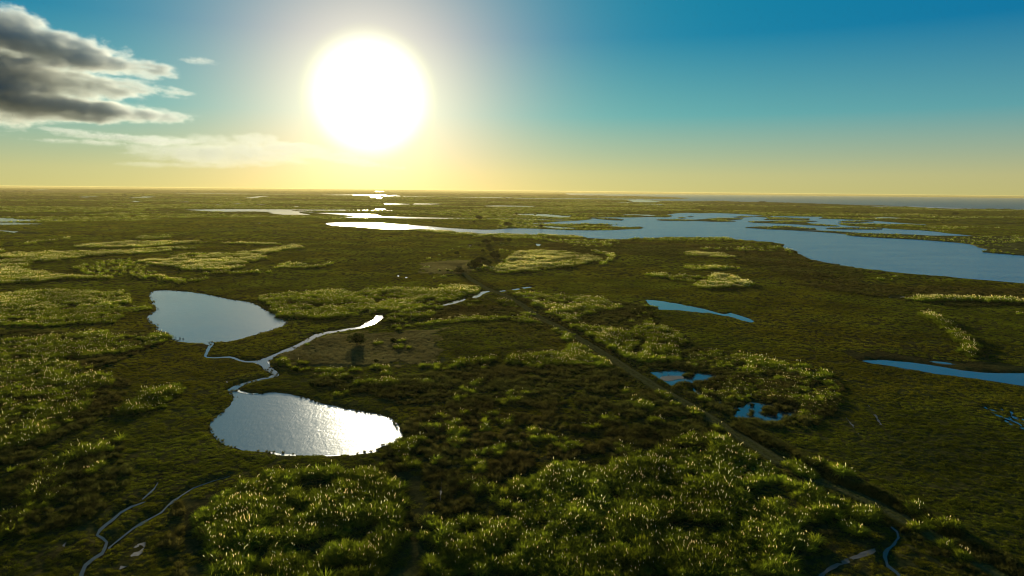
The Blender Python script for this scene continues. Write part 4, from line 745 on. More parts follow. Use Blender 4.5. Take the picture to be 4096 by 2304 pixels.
# ditch left of the track and the low bank right of it
def line_dist(x, y, L, reach):
    d = np.full(x.shape, 1e9)
    s = np.zeros(x.shape)
    L = np.asarray(L)
    for i in range(len(L) - 1):
        ax, ay = L[i]
        bx, by = L[i + 1]
        dx, dy = bx - ax, by - ay
        LL = dx * dx + dy * dy
        tt = np.clip(((x - ax) * dx + (y - ay) * dy) / LL, 0, 1)
        q = np.hypot(x - ax - tt * dx, y - ay - tt * dy)
        side = np.sign(dx * (y - ay) - dy * (x - ax))
        mm = q < d
        d = np.where(mm, q, d)
        s = np.where(mm, side, s)
    return d, s


dt, sgn = line_dist(nx_, ny_, TR, 20)
prof = np.where(sgn < 0, -0.55 * np.exp(-((dt - 4.2) / 1.1) ** 2), 0.55 * np.exp(-((dt - 4.0) / 1.3) ** 2))
gz[near] += np.where((dt < 9) & (sd > 1.0), prof, 0) * fade
gz[near] = np.where(dt < 2.4, np.minimum(gz[near], 0.05), gz[near])
nr, nc = len(rr), len(az)
V = np.column_stack([gx, gy, gz])
i0 = np.arange(nr - 1)[:, None] * nc + np.arange(nc)[None, :]
i1 = np.arange(nr - 1)[:, None] * nc + (np.arange(nc)[None, :] + 1) % nc
Fq = np.stack([i0, i1, i1 + nc, i0 + nc], -1).reshape(-1, 4)[:, ::-1]
me = bpy.data.meshes.new('ground')
cidx = len(V)
V = np.vstack([V, [[0, 0, 0]]])
fan = [(cidx, (k + 1) % nc, k) for k in range(nc)]
me.from_pydata(V.tolist(), [], Fq.tolist() + fan)
me.polygons.foreach_set('use_smooth', [True] * len(me.polygons))
me.materials.append(M_GROUND)
for zname in ('tan', 'scrub'):
    a = me.attributes.new(zname, 'FLOAT', 'POINT')
    v = np.zeros(len(V), dtype=np.float32)
    idx = np.where(near)[0]
    jx = nx_ + (vnoise(nx_, ny_, 5, 8) - .5) * 6
    jy = ny_ + (vnoise(nx_, ny_, 5, 9) - .5) * 6
    zs_ = ZONES[zname] + ([b[1] for b in BEDS] if zname == 'scrub' else [])
    acc = np.zeros(len(nx_))
    for q_ in range(4):
        acc += inside_any(jx + 2.6 * math.cos(q_ * 1.7), jy + 4.5 * math.sin(q_ * 1.7), zs_)
    v[idx] = acc / 4
    a.data.foreach_set('value', v)
ground = link('ground', me, kind='structure')

# ------------------------------------------------------------------ water
wz = 0.0
for i, (nm, lab, p) in enumerate(WATER):
    r0 = min(math.hypot(x, y) for x, y in p)
    if r0 < 260:
        q = rough_outline(p, 1.2, 0.28, i)
    elif r0 < 700:
        q = rough_outline(p, 5.0, 0.9, i)
    else:
        q = p
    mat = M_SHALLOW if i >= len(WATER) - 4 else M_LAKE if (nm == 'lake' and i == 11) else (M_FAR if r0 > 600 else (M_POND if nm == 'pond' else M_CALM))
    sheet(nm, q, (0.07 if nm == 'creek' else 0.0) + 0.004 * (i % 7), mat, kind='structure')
for i, p in enumerate(PUDDLES):
    sheet('puddle', rough_outline(p, .5, .15, i), 0.06 + 0.004 * (i % 5), M_CALM, kind='structure')
coast = list(SEA_COAST)
sx, sy = coast[-1]
far_pts = []
a0 = math.atan2(sx, sy)
a1 = math.atan2(coast[0][0], coast[0][1])
far_pts.append((17700 * math.sin(a0 + .1), 17700 * math.cos(a0 + .1)))
for k in range(13):
    a = a0 + .1 + (a1 - a0 - .1) * k / 12
    far_pts.append((17700 * math.sin(a), 17700 * math.cos(a)))
sheet('sea', coast + far_pts, 0.0, M_SEA, kind='structure')
for p in SURF:
    sheet('surf', p, 0.06, M_SURF, kind='structure')
for i, (lab, p) in enumerate(MUD):
    pale = i in (0, 1, 2, 3, 5, 6)
    q = rough_outline(p, 0.8, 0.3, 40 + i)
    sheet('sand_bar' if i == 0 else 'mud_flat', q, (0.05 if i in (0, 1, 2, 3, 4, 5, 6, 8) else 0.33 if i not in (7,) else -0.03) + 0.004 * (i % 3), M_SAND_GLARE if pale else M_MUD, kind='structure')


def slab(name, poly, z0, z1, mat, **props):
    """low raised island: irregular top, sloping rim"""
    n = len(poly)
    P = np.asarray(poly, dtype=float)
    c = P.mean(0)
    inner = P + (c - P) * np.minimum(0.25, 1.2 / np.maximum(np.linalg.norm(c - P, axis=1), 1e-6))[:, None]
    from mathutils.geometry import tessellate_polygon
    v = [(x, y, z0) for x, y in P] + [(x, y, z1 * (0.7 + 0.6 * random.random())) for x, y in inner]
    tris = tessellate_polygon([[Vector((x, y, 0)) for x, y in inner]])
    f = []
    for a, b, cc in tris:
        cr = (inner[b][0] - inner[a][0]) * (inner[cc][1] - inner[a][1]) - (inner[b][1] - inner[a][1]) * (inner[cc][0] - inner[a][0])
        f.append((a + n, b + n, cc + n) if cr > 0 else (a + n, cc + n, b + n))
    area = sum(P[i - 1][0] * P[i][1] - P[i][0] * P[i - 1][1] for i in range(n))
    for i in range(n):
        j = (i + 1) % n
        f.append((i, j, j + n, i + n) if area > 0 else (j, i, i + n, j + n))
    return link(name, mesh_from(name, v, f, [mat]), **props)


for i, p in enumerate(ISLANDS):
    slab('island', rough_outline(p, 14.0, 2.2, 70 + i), -0.3, 0.7, M_ISLE, kind='structure')
# ------------------------------------------------------------------ track
def ribbon_mesh(name, L, offs, zs, mat):
    L = np.asarray(L, dtype=float)
    # resample
    seg = np.hypot(*np.diff(L, axis=0).T)
    s = np.concatenate([[0], np.cumsum(seg)])
    n = int(s[-1] / 1.2)
    si = np.linspace(0, s[-1], n)
    X = np.interp(si, s, L[:, 0])
    Y = np.interp(si, s, L[:, 1])
    k = np.ones(15) / 15
    X[7:-7] = np.convolve(X, k, 'valid')
    Y[7:-7] = np.convolve(Y, k, 'valid')
    dx, dy = np.gradient(X), np.gradient(Y)
    l = np.hypot(dx, dy)
    nxx, nyy = dy / l, -dx / l
    v, f, ac = [], [], []
    m_ = len(offs)
    for i in range(n):
        for o_, z_ in zip(offs, zs):
            ox = o_ + (vnoise(X[i:i + 1], Y[i:i + 1], 3, 5)[0] - .5) * .5
            v.append((X[i] + nxx[i] * ox, Y[i] + nyy[i] * ox, z_ + 0.06 * vnoise(X[i:i + 1] + o_ * 9, Y[i:i + 1], 1.5, 6)[0]))
            ac.append(o_)
    for i in range(n - 1):
        for j in range(m_ - 1):
            a = i * m_ + j
            f.append((a, a + m_, a + m_ + 1, a + 1))
    me = mesh_from(name, v, f, [mat], smooth=True)
    at = me.attributes.new('across', 'FLOAT', 'POINT')
    at.data.foreach_set('value', np.array(ac, dtype=np.float32))
    me.flip_normals() if me.polygons[0].normal.z < 0 else None
    return me


trk = link('track', ribbon_mesh('track', TR, (-1.7, -1.3, -0.9, 0, 0.9, 1.3, 1.7), (0.10, .26, .16, .30, .16, .26, .10), M_TRACK), kind='structure')

# ------------------------------------------------------------------ plant shapes
def blades(n, radius, length, width, lean, seed, segs=3, droop=1.0, flat=1.0):
    """n arching leaves; returns verts, faces"""
    g = np.random.default_rng(seed)
    V, F = [], []
    for i in range(n):
        a = g.uniform(0, 2 * math.pi)
        rb = radius * math.sqrt(g.uniform(0, 1))
        bx, by = rb * math.cos(a), rb * math.sin(a)
        a2 = a + g.normal(0, .7)
        L = length * g.uniform(.65, 1.15)
        th = g.uniform(*lean)                     # start angle from vertical
        wd = width * g.uniform(.7, 1.3)
        sx, sy = -math.sin(a2) * wd / 2, math.cos(a2) * wd / 2
        x, y, z = bx, by, 0.0
        base = len(V)
        st = L / segs
        for k in range(segs + 1):
            wk = (1.0, 1.15, .8, .45, .2)[k] if segs > 2 else (1.0, .9, .3)[k]
            if k == segs:
                V.append((x, y, max(z, .02) * flat))
            else:
                V.append((x - sx * wk, y - sy * wk, max(z, .0) * flat))
                V.append((x + sx * wk, y + sy * wk, max(z, .0) * flat))
            x += math.cos(a2) * math.sin(th) * st
            y += math.sin(a2) * math.sin(th) * st
            z += math.cos(th) * st
            th += droop * g.uniform(.35, .75)
        for k in range(segs - 1):
            b = base + 2 * k
            F.append((b, b + 1, b + 3, b + 2))
        b = base + 2 * (segs - 1)
        F.append((b, b + 1, b + 2))
    return V, F


def plume_shape(length, rad, stem, sides=5, seed=0, lean=(0.0, 0.0)):
    """feathery spindle on a thin stem, base at origin"""
    g = np.random.default_rng(seed)
    V, F = [], []
    lx, ly = lean
    def P(h):
        q = h / (stem + length)
        return lx * q * q, ly * q * q
    # stem: thin triangular prism
    for h in (0.0, stem):
        ox, oy = P(h)
        for k in range(3):
            V.append((ox + .012 * math.cos(k * 2.094), oy + .012 * math.sin(k * 2.094), h))
    for k in range(3):
        j = (k + 1) % 3
        F.append((k, j, j + 3, k + 3))
    n_stem = len(F)
    prof = ((0, .25), (.18, .85), (.45, 1.0), (.75, .7))
    b0 = len(V)
    for q, s in prof:
        h = stem + q * length
        ox, oy = P(h)
        for k in range(sides):
            a = 2 * math.pi * k / sides + q * 2
            rr_ = rad * s * g.uniform(.75, 1.25)
            V.append((ox + rr_ * math.cos(a), oy + rr_ * math.sin(a), h + g.uniform(-.02, .02)))
    ox, oy = P(stem + length)
    tip = len(V)
    V.append((ox, oy, stem + length))
    for r_ in range(len(prof) - 1):
        for k in range(sides):
            j = (k + 1) % sides
            a = b0 + r_ * sides
            F.append((a + k, a + j, a + sides + j, a + sides + k))
    a = b0 + (len(prof) - 1) * sides
    for k in range(sides):
        F.append((a + k, a + (k + 1) % sides, tip))
    return V, F


def merge(parts):
    """parts: (verts, faces, material index) -> joined lists"""
    V, F, M = [], [], []
    for v, f, mi in parts:
        b = len(V)
        V += list(v)
        F += [tuple(i + b for i in q) for q in f]
        M += mi if isinstance(mi, list) else [mi] * len(f)
    return V, F, M


def moved(vf, dx, dy, dz=0):
    v, f = vf
    return [(x + dx, y + dy, z + dz) for x, y, z in v], f


PROTO = bpy.data.collections.new('plant_shapes')      # shapes used by the scatter, not linked to the scene


def proto_collection(name, meshes):
    c = bpy.data.collections.new(name)
    for i, me in enumerate(meshes):
        o = bpy.data.objects.new('%s_%02d' % (name, i), me)
        c.objects.link(o)
    return c


LEAFMESH = []
for s in range(7):
    v, f = blades(190, .62, 1.45, .055, (.05, .95), 100 + s, 3, 1.0)
    LEAFMESH.append(mesh_from('leaf_clump', v, f, [M_BLADE]))
PLUMEMESH = []
for s in range(6):
    g = np.random.default_rng(300 + s)
    v, f = plume_shape(g.uniform(.26, .44), g.uniform(.030, .046), g.uniform(.9, 1.25), 5, 300 + s, (g.uniform(-.35, .35), g.uniform(-.35, .35)))
    PLUMEMESH.append(mesh_from('plume', v, f, [M_PLUME, M_BLADE], smooth=True, mat_idx=[1] * 3 + [0] * (len(f) - 3)))


def whole_tussock(seed, nb, wd, np_, rad, segs=3):
    g = np.random.default_rng(seed)
    parts = [blades(nb, .62, 1.45, wd, (.05, .95), seed, segs, 1.0) + (0,)]
    for k in range(np_):
        a, r_ = g.uniform(0, 6.28), .8 * math.sqrt(g.uniform(0, 1))
        pv = plume_shape(g.uniform(.28, .46), rad * g.uniform(.8, 1.2), g.uniform(.9, 1.3), 4, seed + k, (g.uniform(-.4, .4), g.uniform(-.4, .4)))
        mv, mf = moved(pv, r_ * math.cos(a), r_ * math.sin(a))
        parts.append((mv, mf, [0] * 3 + [1] * (len(mf) - 3)))
    v, f, mi = merge(parts)
    return mesh_from('tussock', v, f, [M_BLADE, M_PLUME], mat_idx=mi)


TUSS_MID = [whole_tussock(500 + s, 120, .075, (0, 1, 2, 0, 3, 1, 0, 1)[s], .045) for s in range(8)]
TUSS_FAR = [whole_tussock(600 + s, 54, .15, (1, 2, 3, 0, 3, 1)[s], .08, 2) for s in range(6)]
MARSH_P = []
for s in range(6):
    v, f = blades(70, .50, .36, .040, (.1, 1.1), 700 + s, 2, .8)
    MARSH_P.append(mesh_from('marsh_clump', v, f, [M_MARSH]))
RUSH_P = []
for s in range(6):
    v, f = blades(80, .34, .95, .045, (.05, .7), 800 + s, 3, .7)
    RUSH_P.append(mesh_from('rush_clump', v, f, [M_RUSH]))
TAN_P = []
for s in range(4):
    v, f = blades(50, .45, .55, .035, (.05, .9), 900 + s, 2, .8)
    TAN_P.append(mesh_from('dry_clump', v, f, [M_TAN]))

C_MID = proto_collection('tussock_mid', TUSS_MID)
C_FAR = proto_collection('tussock_far', TUSS_FAR)
C_MARSH = proto_collection('marsh_clump', MARSH_P)
C_RUSH = proto_collection('rush_clump', RUSH_P)
C_TAN = proto_collection('dry_clump', TAN_P)


def scatter(name, pts, scales, coll, count, label, category):
    """one 'stuff' object whose geometry nodes put a plant at every point"""
    n = len(pts)
    me = bpy.data.meshes.new(name)
    me.vertices.add(n)
    me.vertices.foreach_set('co', np.asarray(pts, dtype=np.float32).ravel())
    g = np.random.default_rng(n)
    for nm, ty, val in (('rot', 'FLOAT_VECTOR', np.column_stack([g.normal(0, .09, n), g.normal(0, .09, n), g.uniform(0, 6.283, n)])), ('scl', 'FLOAT_VECTOR', scales), ('pick', 'INT', g.integers(0, count, n))):
        a = me.attributes.new(nm, ty, 'POINT')
        if ty == 'INT':
            a.data.foreach_set('value', val.astype(np.int32))
        else:
            a.data.foreach_set('vector', np.asarray(val, dtype=np.float32).ravel())
    o = link(name, me, kind='stuff', label=label, category=category)
    ng = bpy.data.node_groups.new(name, 'GeometryNodeTree')
    ng.interface.new_socket('Geometry', in_out='INPUT', socket_type='NodeSocketGeometry')
    ng.interface.new_socket('Geometry', in_out='OUTPUT', socket_type='NodeSocketGeometry')
    N, Lk = ng.nodes, ng.links
    gi, go = N.new('NodeGroupInput'), N.new('NodeGroupOutput')
    ci = N.new('GeometryNodeCollectionInfo')
    ci.inputs['Collection'].default_value = coll
    ci.inputs['Separate Children'].default_value = True
    ci.inputs['Reset Children'].default_value = True
    iop = N.new('GeometryNodeInstanceOnPoints')
    iop.inputs['Pick Instance'].default_value = True

    def attr(nm, ty):
        q = N.new('GeometryNodeInputNamedAttribute')
        q.data_type = ty
        q.inputs['Name'].default_value = nm
        return q.outputs[0]
    Lk.new(gi.outputs[0], iop.inputs['Points'])
    Lk.new(ci.outputs[0], iop.inputs['Instance'])
    Lk.new(attr('pick', 'INT'), iop.inputs['Instance Index'])
    e2r = N.new('FunctionNodeEulerToRotation')
    Lk.new(attr('rot', 'FLOAT_VECTOR'), e2r.inputs[0])
    Lk.new(e2r.outputs[0], iop.inputs['Rotation'])
    Lk.new(attr('scl', 'FLOAT_VECTOR'), iop.inputs['Scale'])
    Lk.new(iop.outputs[0], go.inputs[0])
    md = o.modifiers.new('scatter', 'NODES')
    md.node_group = ng
    return o


# ------------------------------------------------------------------ where the plants stand
NOGROW = ALL_WATER + PUDDLES + [SEA_COAST + [(16000, 9000), (9000, 16000)]] + [p for i, (_, p) in enumerate(MUD)]


def free_of_water(x, y):
    return ~(inside_any(x, y, NOGROW) & ~inside_any(x, y, ISLETS))


def clear_of_water(x, y, r_):
    k = free_of_water(x, y)
    for dx, dy in ((r_, 0), (-r_, 0), (0, r_), (0, -r_)):
        k[k] &= free_of_water(x[k] + dx, y[k] + dy)
    return k


def track_clear(x, y, wdt):
    d, _ = line_dist(x, y, TR, 10)
    return d > wdt


px_, py_, ps_, pb_ = [], [], [], []
for bi, (nm, poly, dens, sc) in enumerate(BEDS):
    P = np.array(poly)
    x0, y0 = P.min(0)
    x1, y1 = P.max(0)
    cell = 1 / math.sqrt(dens * 1.55)
    gxn, gyn = np.meshgrid(np.arange(x0, x1, cell), np.arange(y0, y1, cell))
    X = (gxn + rng.uniform(-.48, .48, gxn.shape) * cell).ravel()
    Y = (gyn + rng.uniform(-.48, .48, gyn.shape) * cell).ravel()
    far_k = 1 + max(0.0, (y0 + y1) / 2 - 200) / 120
    jx = X + (vnoise(X, Y, 5 * far_k, 21) - .5) * 3.0 * far_k + (vnoise(X, Y, 2, 26) - .5) * 1.6
    jy = Y + (vnoise(X, Y, 5 * far_k, 22) - .5) * 3.0 * far_k + (vnoise(X, Y, 2, 27) - .5) * 1.6
    k = inside(jx, jy, poly) & ~inside_any(X, Y, HOLES) & free_of_water(X, Y)
    if nm in ('round', 'main', 'west_low', 'west_high', 'east_b', 'bright'):                                    # keep the leaf domes inside the outline of the bed
        for ox, oy in ((.9, 0), (-.9, 0), (0, .9), (0, -.9)):
            k &= inside(jx + ox, jy + oy, poly)
    k &= (vnoise(X, Y, 5.5 * far_k ** .5, 23) * .55 + vnoise(X, Y, 2.4 * far_k ** .5, 24) * .45) > .34
    k &= track_clear(X, Y, 3.2)
    X, Y = X[k], Y[k]
    S = sc * (0.55 + 0.95 * vnoise(X, Y, 3.5 * far_k ** .5, 25) + rng.uniform(-.16, .16, len(X)))
    px_.append(X)
    py_.append(Y)
    ps_.append(S)
    pb_ += [nm] * len(X)
for (x, y, n, s) in TUFTS:
    X = x + rng.normal(0, s * .6, n)
    Y = y + rng.normal(0, s * .6, n)
    k = free_of_water(X, Y)
    px_.append(X[k])
    py_.append(Y[k])
    ps_.append(rng.uniform(.7, 1.1, k.sum()))
    pb_ += ['tuft'] * int(k.sum())
TX, TY, TS = np.concatenate(px_), np.concatenate(py_), np.concatenate(ps_)
TB = np.array(pb_)
dist = np.hypot(TX, TY)
PIX = R_  # unused shape keeper


def in_view(x, y, z=0.5, mg=0.03):
    v = cam.matrix_world.inverted()
    q = np.column_stack([x, y, np.full(len(x), z), np.ones(len(x))]) @ np.array(v).T
    u = q[:, 0] / -q[:, 2] * 24 / 36
    w_ = q[:, 1] / -q[:, 2] * 24 / 36
    return (q[:, 2] < 0) & (np.abs(u) < .5 + mg) & (np.abs(w_) < .28125 + mg)


def ground_height(x, y):
    """bilinear lookup in the fan grid"""
    r_ = np.hypot(x, y)
    a_ = np.arctan2(x, y)
    j = np.clip(np.searchsorted(az, a_) - 1, 0, nc - 2)
    i = np.clip(np.searchsorted(rr, r_) - 1, 0, nr - 2)
    fa = np.clip((a_ - az[j]) / (az[j + 1] - az[j]), 0, 1)
    fr = np.clip((r_ - rr[i]) / (rr[i + 1] - rr[i]), 0, 1)
    Z = gz.reshape(nr, nc)
    return (Z[i, j] * (1 - fa) + Z[i, j + 1] * fa) * (1 - fr) + (Z[i + 1, j] * (1 - fa) + Z[i + 1, j + 1] * fa) * fr


vis = in_view(TX, TY, 1.0, 0.0)
order = np.argsort(np.where(vis, dist, 1e9))
single = order[:300]
rest = np.setdiff1d(np.arange(len(TX)), single)
TZ = ground_height(TX, TY)

BED_WORDS = {'round': ('the round bed below the pond', 'pampas of the round bed below the pond'),
             'main': ('the wide bottom right bed', 'pampas of the wide bed at the bottom'),
             'sw_b': ('the bed at the lower left edge', 'pampas at the lower left edge'),
             'sw_a': ('the small bed left of the lower creeks', 'pampas left of the lower creeks'),
             'tuft': ('the loose clumps between the beds', 'loose pampas clumps'),
             'track_side': ('the bank of the track', 'pampas on the track bank')}
bed_mean = {b: (TX[single][TB[single] == b].mean() if (TB[single] == b).any() else 0, np.percentile(TY[single][TB[single] == b], [25, 50, 75]) if (TB[single] == b).any() else (0, 0, 0),
                np.percentile(TX[single][TB[single] == b], [25, 50, 75]) if (TB[single] == b).any() else (0, 0, 0)) for b in set(TB[single])}
SZ = np.percentile(TS[single], [33, 67])
for q, i in enumerate(single):
    b = TB[i]
    words, grp = BED_WORDS.get(b, ('the marsh', 'pampas on the marsh'))
    _, yq, xq = bed_mean[b]
    side = ('far left', 'left', 'right', 'far right')[int(np.searchsorted(xq, TX[i]))]
    row = ('front row', 'lower middle', 'upper middle', 'back row')[int(np.searchsorted(yq, TY[i]))]
    np_ = int(rng.choice([0, 0, 1, 1, 2, 3], p=[.2, .2, .25, .15, .12, .08]))
    root = bpy.data.objects.new('pampas_tussock', None)
    COL.objects.link(root)
    root.empty_display_size = 0.3
    root.location = (TX[i], TY[i], TZ[i] - .05)
    root.rotation_euler = (rng.normal(0, .06), rng.normal(0, .06), rng.uniform(0, 6.28))
    s = float(TS[i])
    root.scale = (s * 1.08, s * 1.08, s)
    size = 'small' if s < SZ[0] else 'large' if s > SZ[1] else 'middling'
    root['label'] = '%s %s pampas tussock, %s %s of %s' % (size, ('plumeless', 'one-plumed', 'two-plumed', 'three-plumed')[np_], side, row, words)
    root['category'] = 'pampas grass'
    root['group'] = '%s, %s %s' % (grp, side, row)
    o = bpy.data.objects.new('leaf_clump', LEAFMESH[q % 7])
    COL.objects.link(o)
    o.parent = root
    for k in range(np_):
        o = bpy.data.objects.new('plume', PLUMEMESH[int(rng.integers(0, 6))])
        COL.objects.link(o)
        o.parent = root
        a, r_ = rng.uniform(0, 6.28), .5 * math.sqrt(rng.uniform(0, 1))
        o.location = (r_ * 1.5 * math.cos(a), r_ * 1.5 * math.sin(a), 0)
        o.rotation_euler = (0, 0, rng.uniform(0, 6.28))
mid = rest[dist[rest] < 330]
far = rest[dist[rest] >= 330]
for nm, ix, coll, cnt, lab in (('pampas_bed', mid, C_MID, 8, 'pampas grass beds with cream plumes across the middle marsh'), ('distant_pampas', far, C_FAR, 6, 'distant pale pampas beds beyond the ponds')):
    s = TS[ix]
    scatter(nm, np.column_stack([TX[ix], TY[ix], TZ[ix] - .05]), np.column_stack([s * 1.08, s * 1.08, s]), coll, cnt, lab, 'pampas grass')


# low marsh plants, rushes and dry grass
def fan_points(r0, r1, dens, seed, mg=R(42)):
    g = np.random.default_rng(seed)
    n = int(.5 * 2 * mg * (r1 * r1 - r0 * r0) * dens)
    r_ = np.sqrt(g.uniform(r0 * r0, r1 * r1, n))
    a_ = g.uniform(-mg, mg, n)
    return np.sin(a_) * r_, np.cos(a_) * r_


allm, alls = [], []
for r0, r1, dens, sc, sd_ in ((70, 135, 3.0, .8, 1), (135, 230, 2.0, .92, 2), (230, 400, .9, 1.2, 3), (400, 700, .26, 2.0, 4), (700, 1400, .05, 4.0, 5), (1400, 3000, .010, 9.0, 6), (3000, 6500, .002, 20.0, 7)):
    X, Y = fan_points(r0, r1, dens, sd_)
    lump = vnoise(X, Y * 1.15, 1.7 * sc, 31) * .65 + vnoise(X, Y, 4.5 * sc, 32) * .35
    if r0 >= 700:
        lump = .45 + .5 * (lump - .5) + 0 * X
    if r0 < 700:
        bare = inside_any(X, Y, GAP) & (vnoise(X, Y, 3, 33) < .72)
        X, Y, lump = X[~bare], Y[~bare], lump[~bare]
    k = (lump > .25) & clear_of_water(X, Y, .42 * sc) & track_clear(X, Y, 2.2) & in_view(X, Y, 0, .05)
    if r0 < 420:
        k &= ~inside_any(X, Y, ZONES['tan']) | (vnoise(X, Y, 6, 83) > .62)
    X, Y, lump = X[k], Y[k], lump[k]
    s = sc * (.6 + .7 * lump) * rng.uniform(.85, 1.15, len(X))
    allm.append(np.column_stack([X, Y, ground_height(X, Y) - .03]))
    alls.append(np.column_stack([s * 1.2, s * 1.0, s * (.6 if sc < 1.5 else .5 if sc < 4 else 2.2 / sc)]))
scatter('marsh_grass', np.vstack(allm), np.vstack(alls), C_MARSH, 6, 'low olive marsh grass carpeting the flats', 'marsh grass')

pts, scl = [], []
for r0, r1, dens, sc, sd_ in ((620, 1300, .022, 2.2, 61), (1300, 2800, .007, 4.0, 62), (2800, 6000, .0016, 8.0, 63)):
    X, Y = fan_points(r0, r1, dens, sd_)
    f_ = vnoise(X, Y * 1.7, 130 * sc ** .6, 64) * .6 + vnoise(X, Y * 1.7, 45 * sc ** .6, 65) * .4
    k = (f_ > .50) & in_view(X, Y, 0, .03) & ~((X < -20) & (np.hypot(X, Y) < 1150) & (X > -900))
    k &= clear_of_water(X, Y, .8 * sc)
    X, Y, f_ = X[k], Y[k], f_[k]
    s = sc * (.5 + 1.6 * (f_ - .5)) * rng.uniform(.7, 1.3, len(X))
    pts.append(np.column_stack([X, Y, ground_height(X, Y) - .05]))
    scl.append(np.column_stack([s * 1.5, s * 1.5, np.minimum(s, 1.3 + .1 * s)]))
scatter('far_pampas', np.vstack(pts), np.vstack(scl), C_FAR, 6, 'bands of pale pampas on the plain beyond the lakes', 'pampas grass')

bedpolys = [b[1] for b in BEDS]
DARK_GAP = GAP
pts, scl = [], []
for poly, base, hsc in [(p, 1.0, 1.0) for p in ZONES['scrub']] + [(p, .8, .55) for p in ZONES['field']] + [(b[1], .22, .6) for b in BEDS if np.array(b[1])[:, 1].min() < 300] + [(p, 2.2, 1.0) for p in ISLETS]:
    P = np.array(poly)
    x0, y0 = P.min(0)
    x1, y1 = P.max(0)
    far_ = max(0.0, (y0 + y1) / 2 - 230) / 150
    dens = base / (1 + far_) ** 1.6
    n = int((x1 - x0) * (y1 - y0) * dens)
    n = min(n, 60000)
    X, Y = rng.uniform(x0, x1, n), rng.uniform(y0, y1, n)
    jx = X + (vnoise(X, Y, 5, 41) - .5) * 5
    jy = Y + (vnoise(X, Y, 5, 42) - .5) * 5
    isl_ = base > 2
    k = inside(X if isl_ else jx, Y if isl_ else jy, poly) & in_view(X, Y, 0, .05) & (clear_of_water(X, Y, .35) | isl_) & track_clear(X, Y, 2.3)
    lump = vnoise(X, Y * 1.3, 2.8, 43) * .6 + vnoise(X, Y, 8.0, 44) * .4
    k &= (lump > .36) | isl_
    k &= ~inside_any(X, Y, DARK_GAP) | (lump > .62)
    X, Y, lump = X[k], Y[k], lump[k]
    s = hsc * (.35 + 1.1 * lump) * rng.uniform(.8, 1.2, len(X)) * (1 + .35 * far_)
    pts.append(np.column_stack([X, Y, ground_height(X, Y) - .04]))
    scl.append(np.column_stack([s * 1.15, s * 1.15, s / (1 + .25 * far_)]))
# verge of the track and its bank
for L, n, w0, w1, hs in ((TR, 2200, 2.5, 5.2, .6), (TR, 1500, -.6, .6, .22), (TR, 1100, 1.5, 2.3, .35), (np.array(BANK), 900, -1.2, 1.2, .9)):
    seg = np.hypot(*np.diff(L, axis=0).T)
    s_ = np.concatenate([[0], np.cumsum(seg)])
    si = rng.uniform(0, s_[-1], n)
    X = np.interp(si, s_, L[:, 0])
    Y = np.interp(si, s_, L[:, 1])
    dx = np.interp(si + .5, s_, L[:, 0]) - X
    dy = np.interp(si + .5, s_, L[:, 1]) - Y
    l = np.hypot(dx, dy) + 1e-6
    off = rng.uniform(w0, w1, n) * (rng.choice([-1, 1], n, p=[.45, .55]) if w0 > 0 else 1)
    X, Y = X + dy / l * off, Y - dx / l * off
    k = in_view(X, Y, 0, .05) & free_of_water(X, Y)
    X, Y = X[k], Y[k]
    s = hs * rng.uniform(.5, 1.2, len(X))
    pts.append(np.column_stack([X, Y, ground_height(X, Y) - .04]))
    scl.append(np.column_stack([s * 1.2, s * 1.2, s]))
for pi in (0, 2, 3):
    q = np.array(rough_outline(WATER[pi][2], .45, .1, 5))
    X = q[:, 0] + rng.normal(0, .45, len(q))
    Y = q[:, 1] + rng.normal(0, .45, len(q))
    k = (vnoise(X, Y, 4, 71) > .36) & (rng.uniform(0, 1, len(q)) < .7)
    X, Y = X[k], Y[k]
    s = rng.uniform(.2, .6, len(X))
    pts.append(np.column_stack([X, Y, np.zeros(len(X)) - .03]))
    scl.append(np.column_stack([s * 1.1, s * 1.1, s]))
scatter('rushes', np.vstack(pts), np.vstack(scl), C_RUSH, 6, 'dark rushes and scrubby grass between the pampas beds', 'rushes')
pts, scl = [], []
for poly in ZONES['tan']:
    P = np.array(poly)
    x0, y0 = P.min(0)
    x1, y1 = P.max(0)
    n = int((x1 - x0) * (y1 - y0) * (2.6 if y1 < 300 else .8))
    X, Y = rng.uniform(x0, x1, n), rng.uniform(y0, y1, n)
    k = inside(X + (vnoise(X, Y, 4, 81) - .5) * 8, Y + (vnoise(X, Y, 4, 82) - .5) * 12, poly) & free_of_water(X, Y) & track_clear(X, Y, 2.2)
    X, Y = X[k], Y[k]
    s = rng.uniform(.7, 1.4, len(X)) * (1 if y1 < 300 else 1.6)
    pts.append(np.column_stack([X, Y, ground_height(X, Y) - .03]))
    scl.append(np.column_stack([s, s, s * .8]))
scatter('dry_grass', np.vstack(pts), np.vstack(scl), C_TAN, 4, 'tan dry grass on the rise below the creek', 'grass')
# pampas and rushes on the far lake islands
pts, scl = [], []
for poly in ISLANDS + [p for _, _, p in ()]:
    P = np.array(poly)
    x0, y0 = P.min(0)
    x1, y1 = P.max(0)
    n = min(2500, int((x1 - x0) * (y1 - y0) * .035))
    X, Y = rng.uniform(x0, x1, n), rng.uniform(y0, y1, n)
    k = inside(X, Y, poly) & (vnoise(X, Y, 25, 51) > .42)
    X, Y = X[k], Y[k]
    s = rng.uniform(.6, 1.2, len(X))
    pts.append(np.column_stack([X, Y, np.full(len(X), .45)]))
    scl.append(np.column_stack([s * 1.5, s * 1.5, s * .9]))
scatter('island_pampas', np.vstack(pts), np.vstack(scl), C_FAR, 6, 'pale pampas and reeds on the low lake islands', 'pampas grass')


